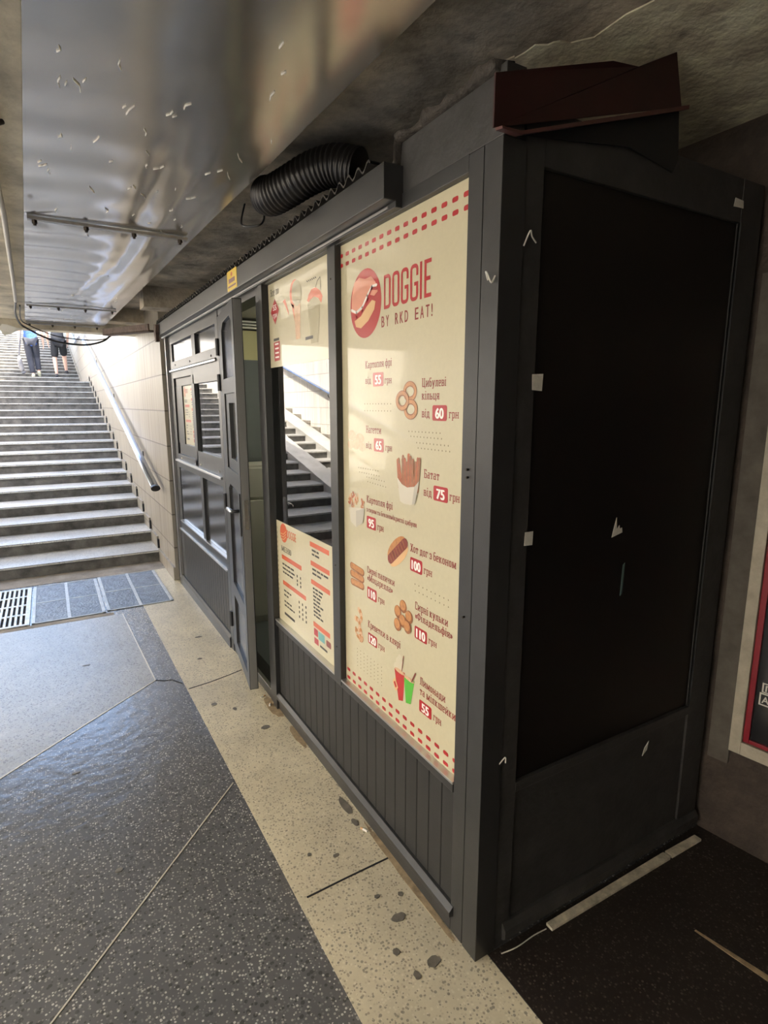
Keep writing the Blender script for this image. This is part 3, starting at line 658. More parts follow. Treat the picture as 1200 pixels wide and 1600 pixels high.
# ------------------------------------------------------------------ printing helpers (flat print on the kiosk front)
FACE = Matrix(((0, 0, -1, 0), (-1, 0, 0, 0), (0, 1, 0, 0), (0, 0, 0, 1)))       # text x -> -Y, text y -> +Z, normal -> -X
_cache = {}
def glyph_mesh(s, bold):
    if (s, bold) in _cache: return _cache[(s, bold)]
    c = bpy.data.curves.new('lettering', 'FONT'); c.body = s; c.offset = bold; c.resolution_u = 3
    o = bpy.data.objects.new('lettering', c); col.objects.link(o)
    dg = bpy.context.evaluated_depsgraph_get(); me = bpy.data.meshes.new_from_object(o.evaluated_get(dg))
    vs = [v.co.copy() for v in me.vertices]; fs = [tuple(p.vertices) for p in me.polygons]
    bpy.data.objects.remove(o); bpy.data.curves.remove(c); bpy.data.meshes.remove(me)
    _cache[(s, bold)] = (vs, fs); return vs, fs
CAP = .73
# condensed slab letters drawn stroke by stroke: v = stem with slabs, h = bar, d = diagonal, o = bowl ring (cap height 1, x-height .7)
def _v(x, a, b, sb=1, st=1):
    q = [('r', x - .075, x + .075, a, b)]
    if sb: q.append(('r', x - .14, x + .14, a, a + .085))
    if st: q.append(('r', x - .14, x + .14, b - .085, b))
    return q
def _h(a, b, y): return [('r', a, b, y - .05, y + .05)]
def _d(a, b, c, e): return [('d', a, b, c, e)]
def _o(a, b, c, e): return [('o', a, b, c, e)]
t_, b_, m_ = .65, .05, .36
GL = {
 'а': _v(.36, 0, .7, 1, 0) + _h(.06, .40, t_) + _h(.02, .36, .39) + _h(.02, .36, b_) + _v(.04, .05, .38, 0, 0),
 'б': _o(-.06, .46, 0, .62) + _v(.02, .2, .9, 0, 0) + _h(0, .42, .95), 'в': _v(.02, 0, .7) + _h(.02, .36, t_) + _h(.02, .38, m_) + _h(.02, .36, b_) + _v(.38, .05, .34, 0, 0) + _v(.35, .38, .64, 0, 0),
 'г': _v(.06, 0, .7) + _h(.06, .40, t_) + _v(.37, .48, .68, 0, 0), 'д': _v(.12, .05, .7, 0, 0) + _v(.40, .05, .7, 0, 0) + _h(.05, .48, t_) + _h(-.04, .54, b_) + _v(.0, -.16, .1, 0, 0) + _v(.50, -.16, .1, 0, 0),
 'е': _v(.02, .05, .65, 0, 0) + _h(.02, .38, t_) + _h(.02, .38, m_) + _h(.02, .40, b_) + _v(.36, .36, .65, 0, 0), 'з': _v(.36, .05, .34, 0, 0) + _v(.34, .38, .64, 0, 0) + _h(0, .34, t_) + _h(.12, .36, m_) + _h(0, .36, b_) + _v(.03, .5, .68, 0, 0) + _v(.03, .02, .2, 0, 0),
 'и': _v(.02, 0, .7) + _v(.44, 0, .7) + _d(.02, .1, .44, .6), 'й': _v(.02, 0, .7) + _v(.44, 0, .7) + _d(.02, .1, .44, .6) + _h(.1, .36, .88), 'к': _v(.02, 0, .7) + _d(.06, .34, .38, .68) + _d(.08, .38, .42, .02) + _h(.30, .50, b_),
 'л': _v(.42, 0, .7) + _v(.12, .05, .68, 0, 0) + _h(.06, .42, t_) + _h(-.06, .14, b_), 'м': _v(.02, 0, .7) + _v(.60, 0, .7) + _d(.02, .68, .31, .06) + _d(.31, .06, .60, .68), 'н': _v(.02, 0, .7) + _v(.44, 0, .7) + _h(.02, .44, m_),
 'о': _o(-.06, .44, 0, .7), 'п': _v(.02, 0, .7) + _v(.44, 0, .7) + _h(.02, .44, t_), 'р': _v(.02, -.26, .7) + _h(.02, .38, t_) + _h(.02, .38, b_) + _v(.38, .05, .65, 0, 0), 'с': _v(.02, .05, .65, 0, 0) + _h(.02, .38, t_) + _h(.02, .38, b_) + _v(.36, .45, .68, 0, 0),
 'т': _v(.24, 0, .7, 1, 0) + _h(0, .48, t_) + _v(.03, .46, .66, 0, 0) + _v(.45, .46, .66, 0, 0), 'у': _d(.04, .68, .24, .06) + _d(.44, .68, .14, -.24) + _h(-.06, .14, t_) + _h(.34, .54, t_) + _h(0, .16, -.2), 'ф': _v(.30, -.26, .98) + _o(-.06, .66, 0, .7),
 'ц': _v(.02, 0, .7, 0) + _v(.42, 0, .7, 0) + _h(.0, .56, b_) + _v(.52, -.18, .1, 0, 0), 'ч': _v(.42, 0, .7) + _v(.02, .36, .7, 0, 1) + _h(.02, .42, m_), 'ш': _v(.02, 0, .7, 0) + _v(.34, 0, .7, 0) + _v(.66, 0, .7, 0) + _h(0, .66, b_), 'ь': _v(.02, 0, .7) + _h(.02, .36, .38) + _h(.02, .36, b_) + _v(.37, .05, .38, 0, 0),
 'я': _v(.42, 0, .7) + _h(.06, .42, t_) + _h(.06, .42, m_) + _v(.05, .36, .65, 0, 0) + _d(.24, .36, .04, .02), 'і': _v(.08, 0, .7) + [('r', 0, .16, .84, 1.0)],
 'К': _v(.04, 0, 1) + _d(.08, .48, .46, .97) + _d(.1, .54, .5, .03) + _h(.34, .6, b_) + _h(.32, .58, .95), 'Ц': _v(.04, 0, 1, 0) + _v(.48, 0, 1, 0) + _h(0, .64, b_) + _v(.6, -.18, .1, 0, 0), 'Н': _v(.04, 0, 1) + _v(.50, 0, 1) + _h(.04, .5, .5),
 'Б': _v(.04, 0, 1) + _h(.04, .44, .95) + _h(.04, .44, .52) + _h(.04, .44, b_) + _v(.45, .05, .5, 0, 0) + _v(.42, .76, .95, 0, 0), 'В': _v(.04, 0, 1) + _h(.04, .42, .95) + _h(.04, .44, .52) + _h(.04, .44, b_) + _v(.45, .05, .5, 0, 0) + _v(.42, .55, .93, 0, 0),
 'Х': _d(.06, .03, .5, .97) + _d(.06, .97, .5, .03) + _h(-.06, .2, .95) + _h(.36, .62, .95) + _h(-.06, .2, b_) + _h(.36, .62, b_), 'С': _v(.04, .05, .95, 0, 0) + _h(.04, .44, .95) + _h(.04, .44, b_) + _v(.44, .68, .95, 0, 0) + _v(.44, .05, .26, 0, 0),
 'М': _v(.04, 0, 1) + _v(.72, 0, 1) + _d(.04, .97, .38, .08) + _d(.38, .08, .72, .97), 'Ф': _v(.34, 0, 1) + _o(-.04, .72, .16, .84), 'Л': _v(.5, 0, 1) + _v(.16, .05, .97, 0, 0) + _h(.08, .5, .95) + _h(-.06, .18, b_), 'Е': _v(.04, 0, 1) + _h(.04, .44, .95) + _h(.04, .38, .5) + _h(.04, .44, b_), 'Ю': _v(.04, 0, 1) + _h(.04, .3, .5) + _o(.22, .74, 0, 1),
 '«': _d(.16, .6, .02, .36) + _d(.02, .36, .16, .12) + _d(.36, .6, .22, .36) + _d(.22, .36, .36, .12), '»': _d(.02, .6, .16, .36) + _d(.16, .36, .02, .12) + _d(.22, .6, .36, .36) + _d(.36, .36, .22, .12), '\\': _d(.02, 1, .24, 0)}
_slab = {}
def slab_mesh(st):
    if st in _slab: return _slab[st]
    vs = []; fs = []; cx = 0; n = 0
    def face(pts):
        nonlocal n
        z = -.00002 * (n % 9); n += 1; o = len(vs); vs.extend((x, y, z) for x, y in pts); fs.append(tuple(range(o, o + len(pts))))
    for ch in st:
        if ch == ' ': cx += .30; continue
        g = GL[ch]; x0 = min(min(q[1], q[2]) if q[0] != 'd' else min(q[1], q[3]) for q in g); x1 = max(max(q[1], q[2]) if q[0] != 'd' else max(q[1], q[3]) for q in g)
        for q in g:
            S = lambda x: cx + x - x0
            if q[0] == 'r': face([(S(q[1]), q[3]), (S(q[2]), q[3]), (S(q[2]), q[4]), (S(q[1]), q[4])])
            elif q[0] == 'd':
                w2 = .085; face([(S(q[1]) - w2, q[2]), (S(q[1]) + w2, q[2]), (S(q[3]) + w2, q[4]), (S(q[3]) - w2, q[4])])
            else:
                a, b, c, e = q[1:]; N = 20; k0 = len(vs); z = -.00002 * (n % 9); n += 1
                for i in range(N):
                    t = 2 * math.pi * i / N; pw = lambda c_: math.copysign(abs(c_) ** .62, c_)
                    for sx, sy in ((1, 1), (1 - .30 / (b - a), 1 - .2 / (e - c))):
                        vs.append((S((a + b) / 2 + (b - a) / 2 * sx * pw(math.cos(t))), (c + e) / 2 + (e - c) / 2 * sy * pw(math.sin(t)), z))
                for i in range(N):
                    j = (i + 1) % N; fs.append((k0 + 2 * i, k0 + 2 * j, k0 + 2 * j + 1, k0 + 2 * i + 1))
        cx += x1 - x0 + .09
    _slab[st] = (vs, fs); return vs, fs
class Print(MB):
    """flat print drawn in (y, z) on plane x"""
    def slab(s, st, yl, z, width, hgt, x):
        vs, fs = slab_mesh(st); x0 = min(v[0] for v in vs); x1 = max(v[0] for v in vs); k = width / (x1 - x0)
        return s.add([(x + v[2], yl - (v[0] - x0) * k, z + v[1] * hgt) for v in vs], fs)
    def text(s, st, yl, z, width, hgt, x, bold=.02, xh=False):
        vs, fs = glyph_mesh(st, 0.0); x0 = min(v.x for v in vs); x1 = max(v.x for v in vs)
        k = width / (x1 - x0); kz = hgt / CAP; sh = bold * .055
        for j, (a, b) in enumerate(((-1, -.35), (-.35, .35), (.35, -.35), (1, .35))):
            s.add([(x - j * .00002, yl - (v.x - x0) * k + a * sh, z + v.y * kz + b * sh) for v in vs], fs)
        return s
    def poly(s, pts, x):   # pts (y,z)
        return s.add([(x, a, b) for a, b in pts], [tuple(range(len(pts)))])
    def ell(s, cy, cz, ry, rz, x, rot=0, n=24):
        return s.poly([(cy + ry * math.cos(t) * math.cos(rot) - rz * math.sin(t) * math.sin(rot), cz + ry * math.cos(t) * math.sin(rot) + rz * math.sin(t) * math.cos(rot)) for t in (2 * math.pi * i / n for i in range(n))], x)
    def ring(s, cy, cz, ry, rz, wd, x, n=28, rot=0):
        vs = []
        for i in range(n):
            t = 2 * math.pi * i / n
            for q in (0, wd):
                a, b = (ry - q) * math.cos(t), (rz - q) * math.sin(t)
                vs.append((x, cy + a * math.cos(rot) - b * math.sin(rot), cz + a * math.sin(rot) + b * math.cos(rot)))
        return s.add(vs, [(2 * i, 2 * ((i + 1) % n), 2 * ((i + 1) % n) + 1, 2 * i + 1) for i in range(n)])
    def rrect(s, y0, y1, z0, z1, r, x, n=4):
        pts = []
        for cy, cz, a0 in ((y1 - r, z1 - r, 0), (y0 + r, z1 - r, 90), (y0 + r, z0 + r, 180), (y1 - r, z0 + r, 270)):
            for i in range(n + 1):
                t = R(a0 + 90 * i / n); pts.append((cy + r * math.cos(t), cz + r * math.sin(t)))
        return s.poly(pts, x)
    def bar(s, y0, z0, y1, z1, wd, x, n=5):   # rounded stroke
        a = Vector((y0, z0)); b = Vector((y1, z1)); d = (b - a).normalized(); pr = Vector((-d.y, d.x)) * wd; pts = []
        base = math.atan2(pr.y, pr.x)
        for c, st in ((a, 0), (b, math.pi)):
            for i in range(n + 1):
                t = base + st + math.pi * i / n; pts.append((c.x + wd * math.cos(t), c.y + wd * math.sin(t)))
        return s.poly(pts, x)
    def dots(s, a, b, n, r, x):
        for i in range(n): s.ell(lerp(a[0], b[0], i / (n - 1)), lerp(a[1], b[1], i / (n - 1)), r, r, x, 0, 8)
        return s

XP = .0195                      # front of the poster film
L1, L2, L3, L4 = XP - .0005, XP - .0009, XP - .0013, XP - .0017
# ---- the big price poster
P = empty('price_poster', (0, 0, 0), 'tall cream food price poster filling the near window', 'poster')
pr = Print().slot(0); pr.box(XP, XP + .0015, .1185, .8345, .4965, 2.0815).slot(1)
for ya, yb, z in ((.829, .146, 2.048), (.83, .144, 2.017)):
    for i in range(16):
        y = lerp(ya, yb, i / 15); pr.rrect(y - .0125, y + .0125, z - .0062, z + .0062, .005, L1)
for z, sh in ((.543, 0), (.510, .0)):
    for i in range(16):
        y = lerp(.812, .137, i / 15); pr.rrect(y - .0125, y + .0125, z - .0062, z + .0062, .005, L1)
pr.slot(2)
for a, b, n in [((.668, 1.553), (.5, 1.553), 10), ((.668, 1.531), (.5, 1.531), 10), ((.395, 1.473), (.238, 1.474), 10), ((.384, 1.459), (.231, 1.459), 10), ((.353, 1.442), (.2, 1.442), 10), ((.345, 1.427), (.193, 1.427), 10),
                ((.716, 1.336), (.58, 1.337), 9), ((.709, 1.321), (.573, 1.321), 9), ((.657, 1.309), (.54, 1.307), 8), ((.65, 1.294), (.53, 1.29), 8), ((.354, 1.014), (.185, 1.014), 9), ((.352, .993), (.184, .994), 9)]:
    pr.dots(a, b, n, .0024, L1)
for i in range(6):
    z = lerp(.657, .589, i / 5); pr.dots((.738, z), (.558, z), 8, .0024, L1)
pr.build('sheet', ['cream', 'red', 'inkdot'], P)
# logo
pr = Print(); cy, cz, ry, rz = .660, 1.870, .104, .106
pr.slot(0).ell(cy, cz, ry, rz, L1, 0, 40)
pr.slot(1).poly([(.752, 1.905), (.735, 1.945), (.70, 1.956), (.66, 1.945), (.62, 1.947), (.592, 1.925), (.577, 1.895), (.60, 1.885), (.63, 1.893), (.66, 1.87), (.69, 1.85), (.735, 1.845), (.757, 1.855)], L2)
pr.slot(2).poly([(.735, 1.825), (.69, 1.835), (.65, 1.860), (.615, 1.875), (.592, 1.868), (.60, 1.845), (.64, 1.815), (.69, 1.797), (.725, 1.805)], L2)
for off in (0, .011):
    P5 = [(.755, 1.862 - off), (.72, 1.850 - off), (.68, 1.862 - off), (.645, 1.892 - off), (.615, 1.915 - off * .5), (.585, 1.915 - off)]
    for a, b in zip(P5, P5[1:]): pr.slot(3 if off == 0 else 0).bar(a[0], a[1], b[0], b[1], .0042, L3)
pr.slot(3)
pr.build('logo', ['red', 'f_pink', 'f_tan', 'wprint'], P)
pr = Print(); yl = .541; cw = .253 / 6
for i, ch in enumerate('DOGGIE'):
    wds = {'D': .040, 'O': .041, 'G': .041, 'I': .013, 'E': .034}[ch]
    y0 = .541 - [0, .0485, .0975, .147, .196, .2175][i]
    h = .098; z = 1.836; t = .0105
    S = lambda a, b, c, d: pr.poly([(y0 - a, z + c), (y0 - b, z + c), (y0 - b, z + d), (y0 - a, z + d)], L1 - .00003 * (a + 3 * c + d) * 10)
    if ch in 'DOG':
        r = .016; pts_o = []; pts_i = []
        for cyy, czz, a0, rad in ((wds - r, h - r, 0, r), (r, h - r, 90, r if ch != 'D' else .002), (r, r, 180, r if ch != 'D' else .002), (wds - r, r, 270, r)):
            if ch == 'D' and a0 in (90, 180): cyy = .002; czz = h - .002 if a0 == 90 else .002
            for q in range(5):
                a = R(a0 + 22.5 * q); pts_o.append((cyy + rad * math.cos(a), czz + rad * math.sin(a)))
                ri = max(.0008, rad - t); ci = cyy if rad > t else (t if cyy < wds / 2 else wds - t); cj = czz if rad > t else (t if czz < h / 2 else h - t)
                pts_i.append((ci + ri * math.cos(a), cj + ri * math.sin(a)))
        n = len(pts_o); vs = [(L1, y0 - a, z + b) for a, b in pts_o] + [(L1, y0 - a, z + b) for a, b in pts_i]
        fs = []
        for q in range(n):
            if ch == 'G':
                mz = (pts_o[q][1] + pts_o[(q + 1) % n][1]) / 2; mx_ = (pts_o[q][0] + pts_o[(q + 1) % n][0]) / 2
                if mx_ > wds - .002 and .035 < mz < .075: continue
            fs.append((q, (q + 1) % n, n + (q + 1) % n, n + q))
        pr.add(vs, fs)
        if ch == 'G': S(wds - t, wds, .014, .050); S(wds * .5, wds, .040, .050); S(wds - t, wds, .066, .084)
    elif ch == 'I': S(0, t, 0, h)
    else: S(0, t, 0, h); S(0, wds, 0, t); S(0, wds, h - t, h); S(0, wds * .85, h / 2 - t / 2, h / 2 + t / 2)
pr.build('heading', 'red', P)
for wd, i0 in (('BY', 0), ('RKD', 3), ('EAT!', 7)):
    pr = Print()
    for i, ch in enumerate(wd): pr.text(ch, .555 - .0268 * (i + i0), 1.785, .0165 if ch != '!' else .004, .034, L1, .016)
    pr.build('subheading', 'red2', P)
BW = .034
RED = [('Картопля фрі', .662, 1.667, .168, .023), ('від', .663, 1.618, .039, .022), ('грн', .537, 1.615, .043, .022), ('Цибулеві', .329, 1.599, .114, .024), ('кільця', .329, 1.564, .085, .024), ('від', .328, 1.515, .039, .024), ('грн', .200, 1.515, .043, .023),
       ('Нагетси', .660, 1.458, .101, .024), ('від', .661, 1.407, .038, .022), ('грн', .533, 1.407, .042, .022), ('Батат', .313, 1.344, .075, .025), ('від', .314, 1.292, .041, .025), ('грн', .190, 1.295, .045, .024),
       ('Картопля фрі', .658, 1.222, .171, .024), ('з сиром та беконом\\криспі цибуля', .659, 1.190, .311, .0165), ('грн', .585, 1.139, .042, .024), ('Хот дог з беконом', .382, 1.111, .229, .025), ('грн', .308, 1.059, .043, .024),
       ('Сирні палички', .657, .973, .184, .024), ('«Моцарелла»', .658, .944, .173, .024), ('грн', .581, .889, .043, .023), ('Сирні кульки', .352, .935, .168, .025), ('«Філадельфія»', .352, .904, .190, .024), ('грн', .279, .851, .043, .022),
       ('Креветки в клярі', .654, .772, .218, .026), ('грн', .580, .721, .043, .023), ('Лимонади', .322, .700, .133, .026), ('та мілкшейки', .321, .667, .181, .026), ('грн', .248, .617, .041, .025)]
for s, yl, z, wd, h in RED:
    Print().slab(s, yl, z, wd, h, L1).build('lettering', 'red2', P)
for s, y0, y1, z0, z1 in [('55', .612, .544, 1.608, 1.651), ('60', .276, .209, 1.507, 1.549), ('65', .607, .543, 1.400, 1.443), ('75', .265, .197, 1.286, 1.328), ('95', .659, .595, 1.133, 1.176), ('100', .382, .316, 1.051, 1.094), ('110', .658, .591, .880, .923), ('110', .354, .286, .842, .882), ('120', .654, .589, .713, .753), ('55', .324, .257, .610, .650)]:
    t = Print().rrect(y1, y0, z0, z1, .006, L1).build('price_tag', 'red', P)
    hw = .046 if len(s) == 3 else .036
    Print().text(s, (y0 + y1) / 2 + hw / 2, (z0 + z1) / 2 - .0145, hw, .029, L2, .035).build('price', 'wprint', t)
# food pictures
SH = .0004
pr = Print().slot(0)
for i, (a, b) in enumerate(((.391, 1.588), (.386, 1.537), (.431, 1.562))):
    pr.slot(1).ring(a, b, .037, .030, .016, L1 - i * .0006); pr.slot(0).ring(a, b, .0345, .0275, .010, L1 - i * .0006 - .0003)
pr.build('onion_rings_picture', ['f_gold', 'f_dark'], P)
pr = Print()
for a, b, c, d in ((.765, 1.445, .028, .018), (.705, 1.437, .03, .017), (.735, 1.415, .03, .018), (.69, 1.408, .024, .015), (.775, 1.412, .022, .015)): pr.ell(a, b, c, d, L1 - .0002 * a)
pr.build('nuggets_picture', 'f_pale', P)
pr = Print(); random.seed(3)
for i in range(16):
    t = i / 15; y = lerp(.448, .345, t); pr.slot(i % 2).bar(y, 1.30, y + (t - .5) * -.03 + random.uniform(-.01, .01), 1.385 + random.uniform(-.012, .022) - .02 * abs(t - .5), .0062, L1 - .0001 * i)
pr.slot(2).poly([(.457, 1.330), (.43, 1.312), (.40, 1.305), (.36, 1.312), (.334, 1.332), (.355, 1.262), (.38, 1.254), (.42, 1.253), (.44, 1.258)], L4 - .0006)
pr.slot(3).poly([(.36, 1.312), (.334, 1.332), (.355, 1.262), (.372, 1.256)], L4 - .0009)
pr.build('sweet_potato_fries_picture', ['f_bat', 'f_dark', 'f_cup', 'f_cup2'], P)
pr = Print()
for i in range(34):
    a = random.uniform(.683, .783); b = 1.20 + random.uniform(-.02, .046) * (1 - abs(a - .733) / .08); q = random.uniform(0, 3)
    pr.slot(i % 3).bar(a, b, a + .012 * math.cos(q), b + .012 * math.sin(q), .0046, L1 - .00003 * i)
pr.slot(3).poly([(.792, 1.185), (.672, 1.198), (.684, 1.146), (.735, 1.120), (.778, 1.134)], L4 - .0004)
pr.slot(4).poly([(.735, 1.180), (.672, 1.198), (.684, 1.146), (.735, 1.120)], L4 - .0007)
pr.build('loaded_fries_picture', ['f_pale', 'f_gold', 'f_bat', 'f_cup', 'f_cup2'], P)
pr = Print(); d = Vector((-.110, .088)).normalized(); c = Vector((.457, 1.093)); pp = Vector((d.y, -d.x))
if pp.y > 0: pp = -pp
rot = math.atan2(d.y, d.x)
pr.slot(0).ell(c.x - pp.x * .012, c.y - pp.y * .012, .066, .026, L1, rot); pr.slot(1).ell(c.x + pp.x * .016, c.y + pp.y * .016, .066, .022, L2, rot)
pr.slot(2).bar(c.x - d.x * .055, c.y - d.y * .055, c.x + d.x * .058, c.y + d.y * .058, .0165, L3)
for i in range(7):
    q = c + d * lerp(-.05, .05, i / 6); pr.slot(3).bar(q.x - pp.x * .012, q.y - pp.y * .012, q.x + pp.x * .012, q.y + pp.y * .012, .0022, L4)
pr.build('hot_dog_picture', ['f_gold', 'f_tan', 'f_saus', 'f_dark'], P)
pr = Print()
for i, (a, b) in enumerate((((.788, .968), (.682, .962)), ((.788, .939), (.683, .936)), ((.785, .908), (.683, .910)))):
    pr.slot(1).bar(a[0] - .011, a[1], b[0] + .011, b[1], .0135, L1); pr.slot(0).bar(a[0] - .013, a[1] + .002, b[0] + .013, b[1] + .002, .0098, L2)
pr.build('cheese_sticks_picture', ['f_gold', 'f_dark'], P)
pr = Print()
for i, (a, b) in enumerate(((.421, .921), (.452, .894), (.385, .897), (.421, .872), (.452, .851), (.392, .862))[:6]):
    pr.slot(1).ell(a, b, .0215, .0215, L1 - .0005 * i); pr.slot(0).ell(a + .003, b + .003, .0165, .0165, L1 - .0005 * i - .00025)
pr.build('cheese_balls_picture', ['f_gold', 'f_dark'], P)
pr = Print()
for q, (cy, cz, a0, a1, rad) in enumerate(((.728, .790, 100, 330, .024), (.738, .752, 60, 300, .022), (.728, .728, 120, 380, .021), (.712, .714, 180, 330, .014))):
    pts = [(cy + rad * math.cos(R(lerp(a0, a1, i / 8))), cz + rad * math.sin(R(lerp(a0, a1, i / 8)))) for i in range(9)]
    for i, (a, b) in enumerate(zip(pts, pts[1:])): pr.slot(i % 2).bar(*a, *b, lerp(.0105, .005, i / 8), L1 - .0003 * q - .00003 * i)
pr.build('shrimps_picture', ['f_pale', 'f_gold'], P)
pr = Print()
pr.slot(2).ell(.446, .700, .030, .020, L1).ell(.442, .722, .022, .018, L1 - .0001).ell(.438, .738, .013, .014, L1 - .0002)
pr.slot(0).poly([(.472, .690), (.408, .700), (.418, .597), (.445, .588)], L2); pr.slot(1).poly([(.412, .684), (.350, .696), (.372, .608), (.400, .600)], L3)
pr.slot(3).ell(.440, .693, .030, .007, L3); pr.slot(3).ell(.381, .690, .030, .006, L4)
pr.slot(4).bar(.365, .69, .345, .725, .003, L4); pr.slot(4).bar(.425, .70, .415, .755, .002, L4)
pr.slot(5).poly([(.483, .640), (.462, .612), (.447, .632), (.468, .660)], L4)
pr.slot(0).poly([(.475, .640), (.463, .624), (.455, .633), (.467, .648)], L4 - .0003)
pr.build('drinks_picture', ['f_red', 'f_green', 'f_whip', 'f_pale', 'f_saus', 'f_tan'], P)

# ---- ice-cream sheet at the top of the second window
P = empty('ice_cream_poster', (0, 0, 0), 'pale sheet with ice cream and drink pictures at the top of the clear window', 'poster')
box('sheet', 'cream', XP, XP + .0012, .899, 1.5835, 1.718, 2.0805, P)
Print().slab('Все по', 1.553, 2.026, .106, .030, L1).build('lettering', 'inkblk', P)
t = Print().poly([(1.556, 1.958), (1.502, 1.902), (1.449, 1.960), (1.500, 2.012)], L1).build('diamond_tag', 'red', P)
Print().text('55', 1.524, 1.963, .042, .024, L2, .02).slab('грн', 1.53, 1.932, .056, .022, L2).build('price', 'wprint', t)
pr = Print().slot(0).ell(1.258, 1.993, .062, .056, L1, .5); pr.slot(1).ell(1.243, 1.995, .054, .050, L2, .5)
pr.slot(0).poly([(1.305, 1.965), (1.262, 1.945), (1.262, 1.870), (1.286, 1.925)], L1); pr.slot(2).poly([(1.275, 1.950), (1.205, 1.950), (1.215, 1.815), (1.262, 1.815)], L2 + .0002)
pr.build('ice_cream_cone_picture', ['orange', 'f_olive', 'f_pale'], P)
pr = Print().slot(0).poly([(1.40, 1.985), (1.372, 1.992), (1.335, 1.935), (1.335, 1.92), (1.365, 1.955)], L1); pr.build('pepper_picture', 'orange', P)
pr = Print().slot(0).poly([(1.136, 1.950), (1.12, 1.968), (1.09, 1.985), (1.05, 1.985), (1.01, 1.967), (.990, 1.945), (1.002, 1.922), (1.03, 1.945), (1.07, 1.955), (1.12, 1.94)], L1)
pr.slot(3).poly([(1.132, 1.935), (1.10, 1.95), (1.06, 1.952), (1.01, 1.93), (1.035, 1.785), (1.105, 1.785)], L1 - .0002)
for a, b in (((1.05, 1.985), (1.035, 2.005)), ((1.035, 2.005), (1.008, 2.015)), ((1.008, 2.015), (1.005, 1.97))): pr.slot(2).bar(*a, *b, .0015, L2)
pr.slot(2).rrect(1.085, 1.16, 1.803, 1.815, .002, L2)
pr.build('iced_drink_picture', ['orange', 'f_whip', 'inkblk', 'f_olive'], P)
pr = Print()
for i in range(6): pr.bar(1.134 - .016 * i, 2.022, 1.126 - .016 * i, 2.018, .0022, L1)
pr.build('small_print', 'inkblk', P)
t = Print().poly([(1.53, 1.825), (1.453, 1.828), (1.457, 1.746), (1.526, 1.744)], L1).build('list_panel', 'red', P)
pr = Print()
for i in range(4): pr.rrect(1.468, 1.515, 1.757 + .019 * i, 1.764 + .019 * i, .002, L2)
pr.build('list_lines', 'wprint', t)
Print().rrect(1.46, 1.53, 1.832, 1.843, .002, L1).build('list_heading', 'inkblk', P)

# ---- menu sheet (made once for the big window, again smaller in the far sash)
def menu(name, label, yl, yr, z0, z1, X):
    P = empty(name, (0, 0, 0), label, 'menu', 'cream menu sheets on the kiosk windows')
    S = lambda a: yl + (a - 1.5835) * (yl - yr) / (1.5835 - .899); T = lambda b: z0 + (b - .497) * (z1 - z0) / (1.001 - .497)
    ks_ = (yl - yr) / (1.5835 - .899); kt = (z1 - z0) / .504
    x1, x2, x3 = X - .0005, X - .0009, X - .0013
    box('sheet', 'cream', X, X + .0012, yr, yl, z0, z1, P)
    pr = Print().slot(0).ell(S(1.487), T(.952), .047 * ks_, .046 * kt, x1, 0, 28)
    for off in (0, .013, .026): pr.slot(1).bar(S(1.525), T(.945 - off), S(1.49), T(.945 - off), .0022, x2).bar(S(1.49), T(.945 - off), S(1.455), T(.965 - off), .0022, x2)
    pr.build('logo', ['orange', 'f_tan'], P)
    Print().text('DOGGIE', S(1.442), T(.938), .112 * ks_, .040 * kt, x1, .01).build('heading', 'orange', P)
    Print().slab('МЕНЮ', S(1.524), T(.860), .130 * ks_, .026 * kt, x1).build('lettering', 'inkblk', P)
    pr = Print()
    for y0, y1, za, zb in ((1.522, 1.272, .820, .842), (1.518, 1.229, .692, .713), (1.170, .975, .958, .979), (1.166, .974, .875, .896), (1.166, .973, .792, .813), (1.151, .980, .604, .626)): pr.rrect(S(y1), S(y0), T(za), T(zb), .002, x1)
    pr.build('section_bar', 'orange', P)
    rnd = random.Random(5)
    for y0, za in ((1.516, .792), (1.514, .772), (1.512, .752), (1.508, .660), (1.507, .638), (1.506, .606), (1.505, .586), (1.150, .940), (1.150, .922), (1.150, .857), (1.150, .838), (1.148, .772), (1.147, .755), (1.147, .738), (1.146, .721), (1.146, .704), (1.145, .687), (1.145, .670), (1.144, .653)):
        y = y0; pr = Print()
        for q in range(rnd.randint(2, 4)):
            ln = rnd.uniform(.018, .045); pr.rrect(S(y - ln), S(y), T(za), T(za + .0085), .001, x1); y -= ln + .006
        pr.build('menu_line', 'inkblk', P)
    for j, za in enumerate((.775, .753, .735, .655, .630, .608, .585)):
        pr = Print()
        for q in range(2 if j < 3 else 3): pr.rrect(S(1.282 + .04 * q - .055 * (j > 2)), S(1.294 + .04 * q - .055 * (j > 2)), T(za), T(za + .012), .001, x1)
        pr.build('price_row', 'inkblk', P)
    pr = Print(); pr.rrect(S(1.375), S(1.508), T(.540), T(.553), .002, x1)
    pr.build('footer_line', 'inkblk', P)
    pr = Print().slot(0).rrect(S(1.105), S(1.147), T(.565), T(.597), .003, x1); pr.slot(1).rrect(S(1.035), S(1.10), T(.560), T(.597), .003, x1); pr.slot(2).rrect(S(.972), S(1.02), T(.560), T(.588), .008, x1)
    pr.slot(0).rrect(S(1.10), S(1.145), T(.527), T(.555), .003, x1); pr.slot(3).rrect(S(1.01), S(1.085), T(.530), T(.540), .002, x1)
    pr.build('product_pictures', ['red', 'teal', 'f_saus', 'inkblk'], P)
    pr = Print()
    for i in range(18): pr.rrect(S(1.578), S(1.570), T(.55 + .024 * i), T(.562 + .024 * i), .001, x1)
    pr.build('edge_marks', 'inkdot', P)
menu('menu_sheet', 'large cream menu sheet low in the clear window beside the door', 1.5835, .899, .497, 1.001, XP)
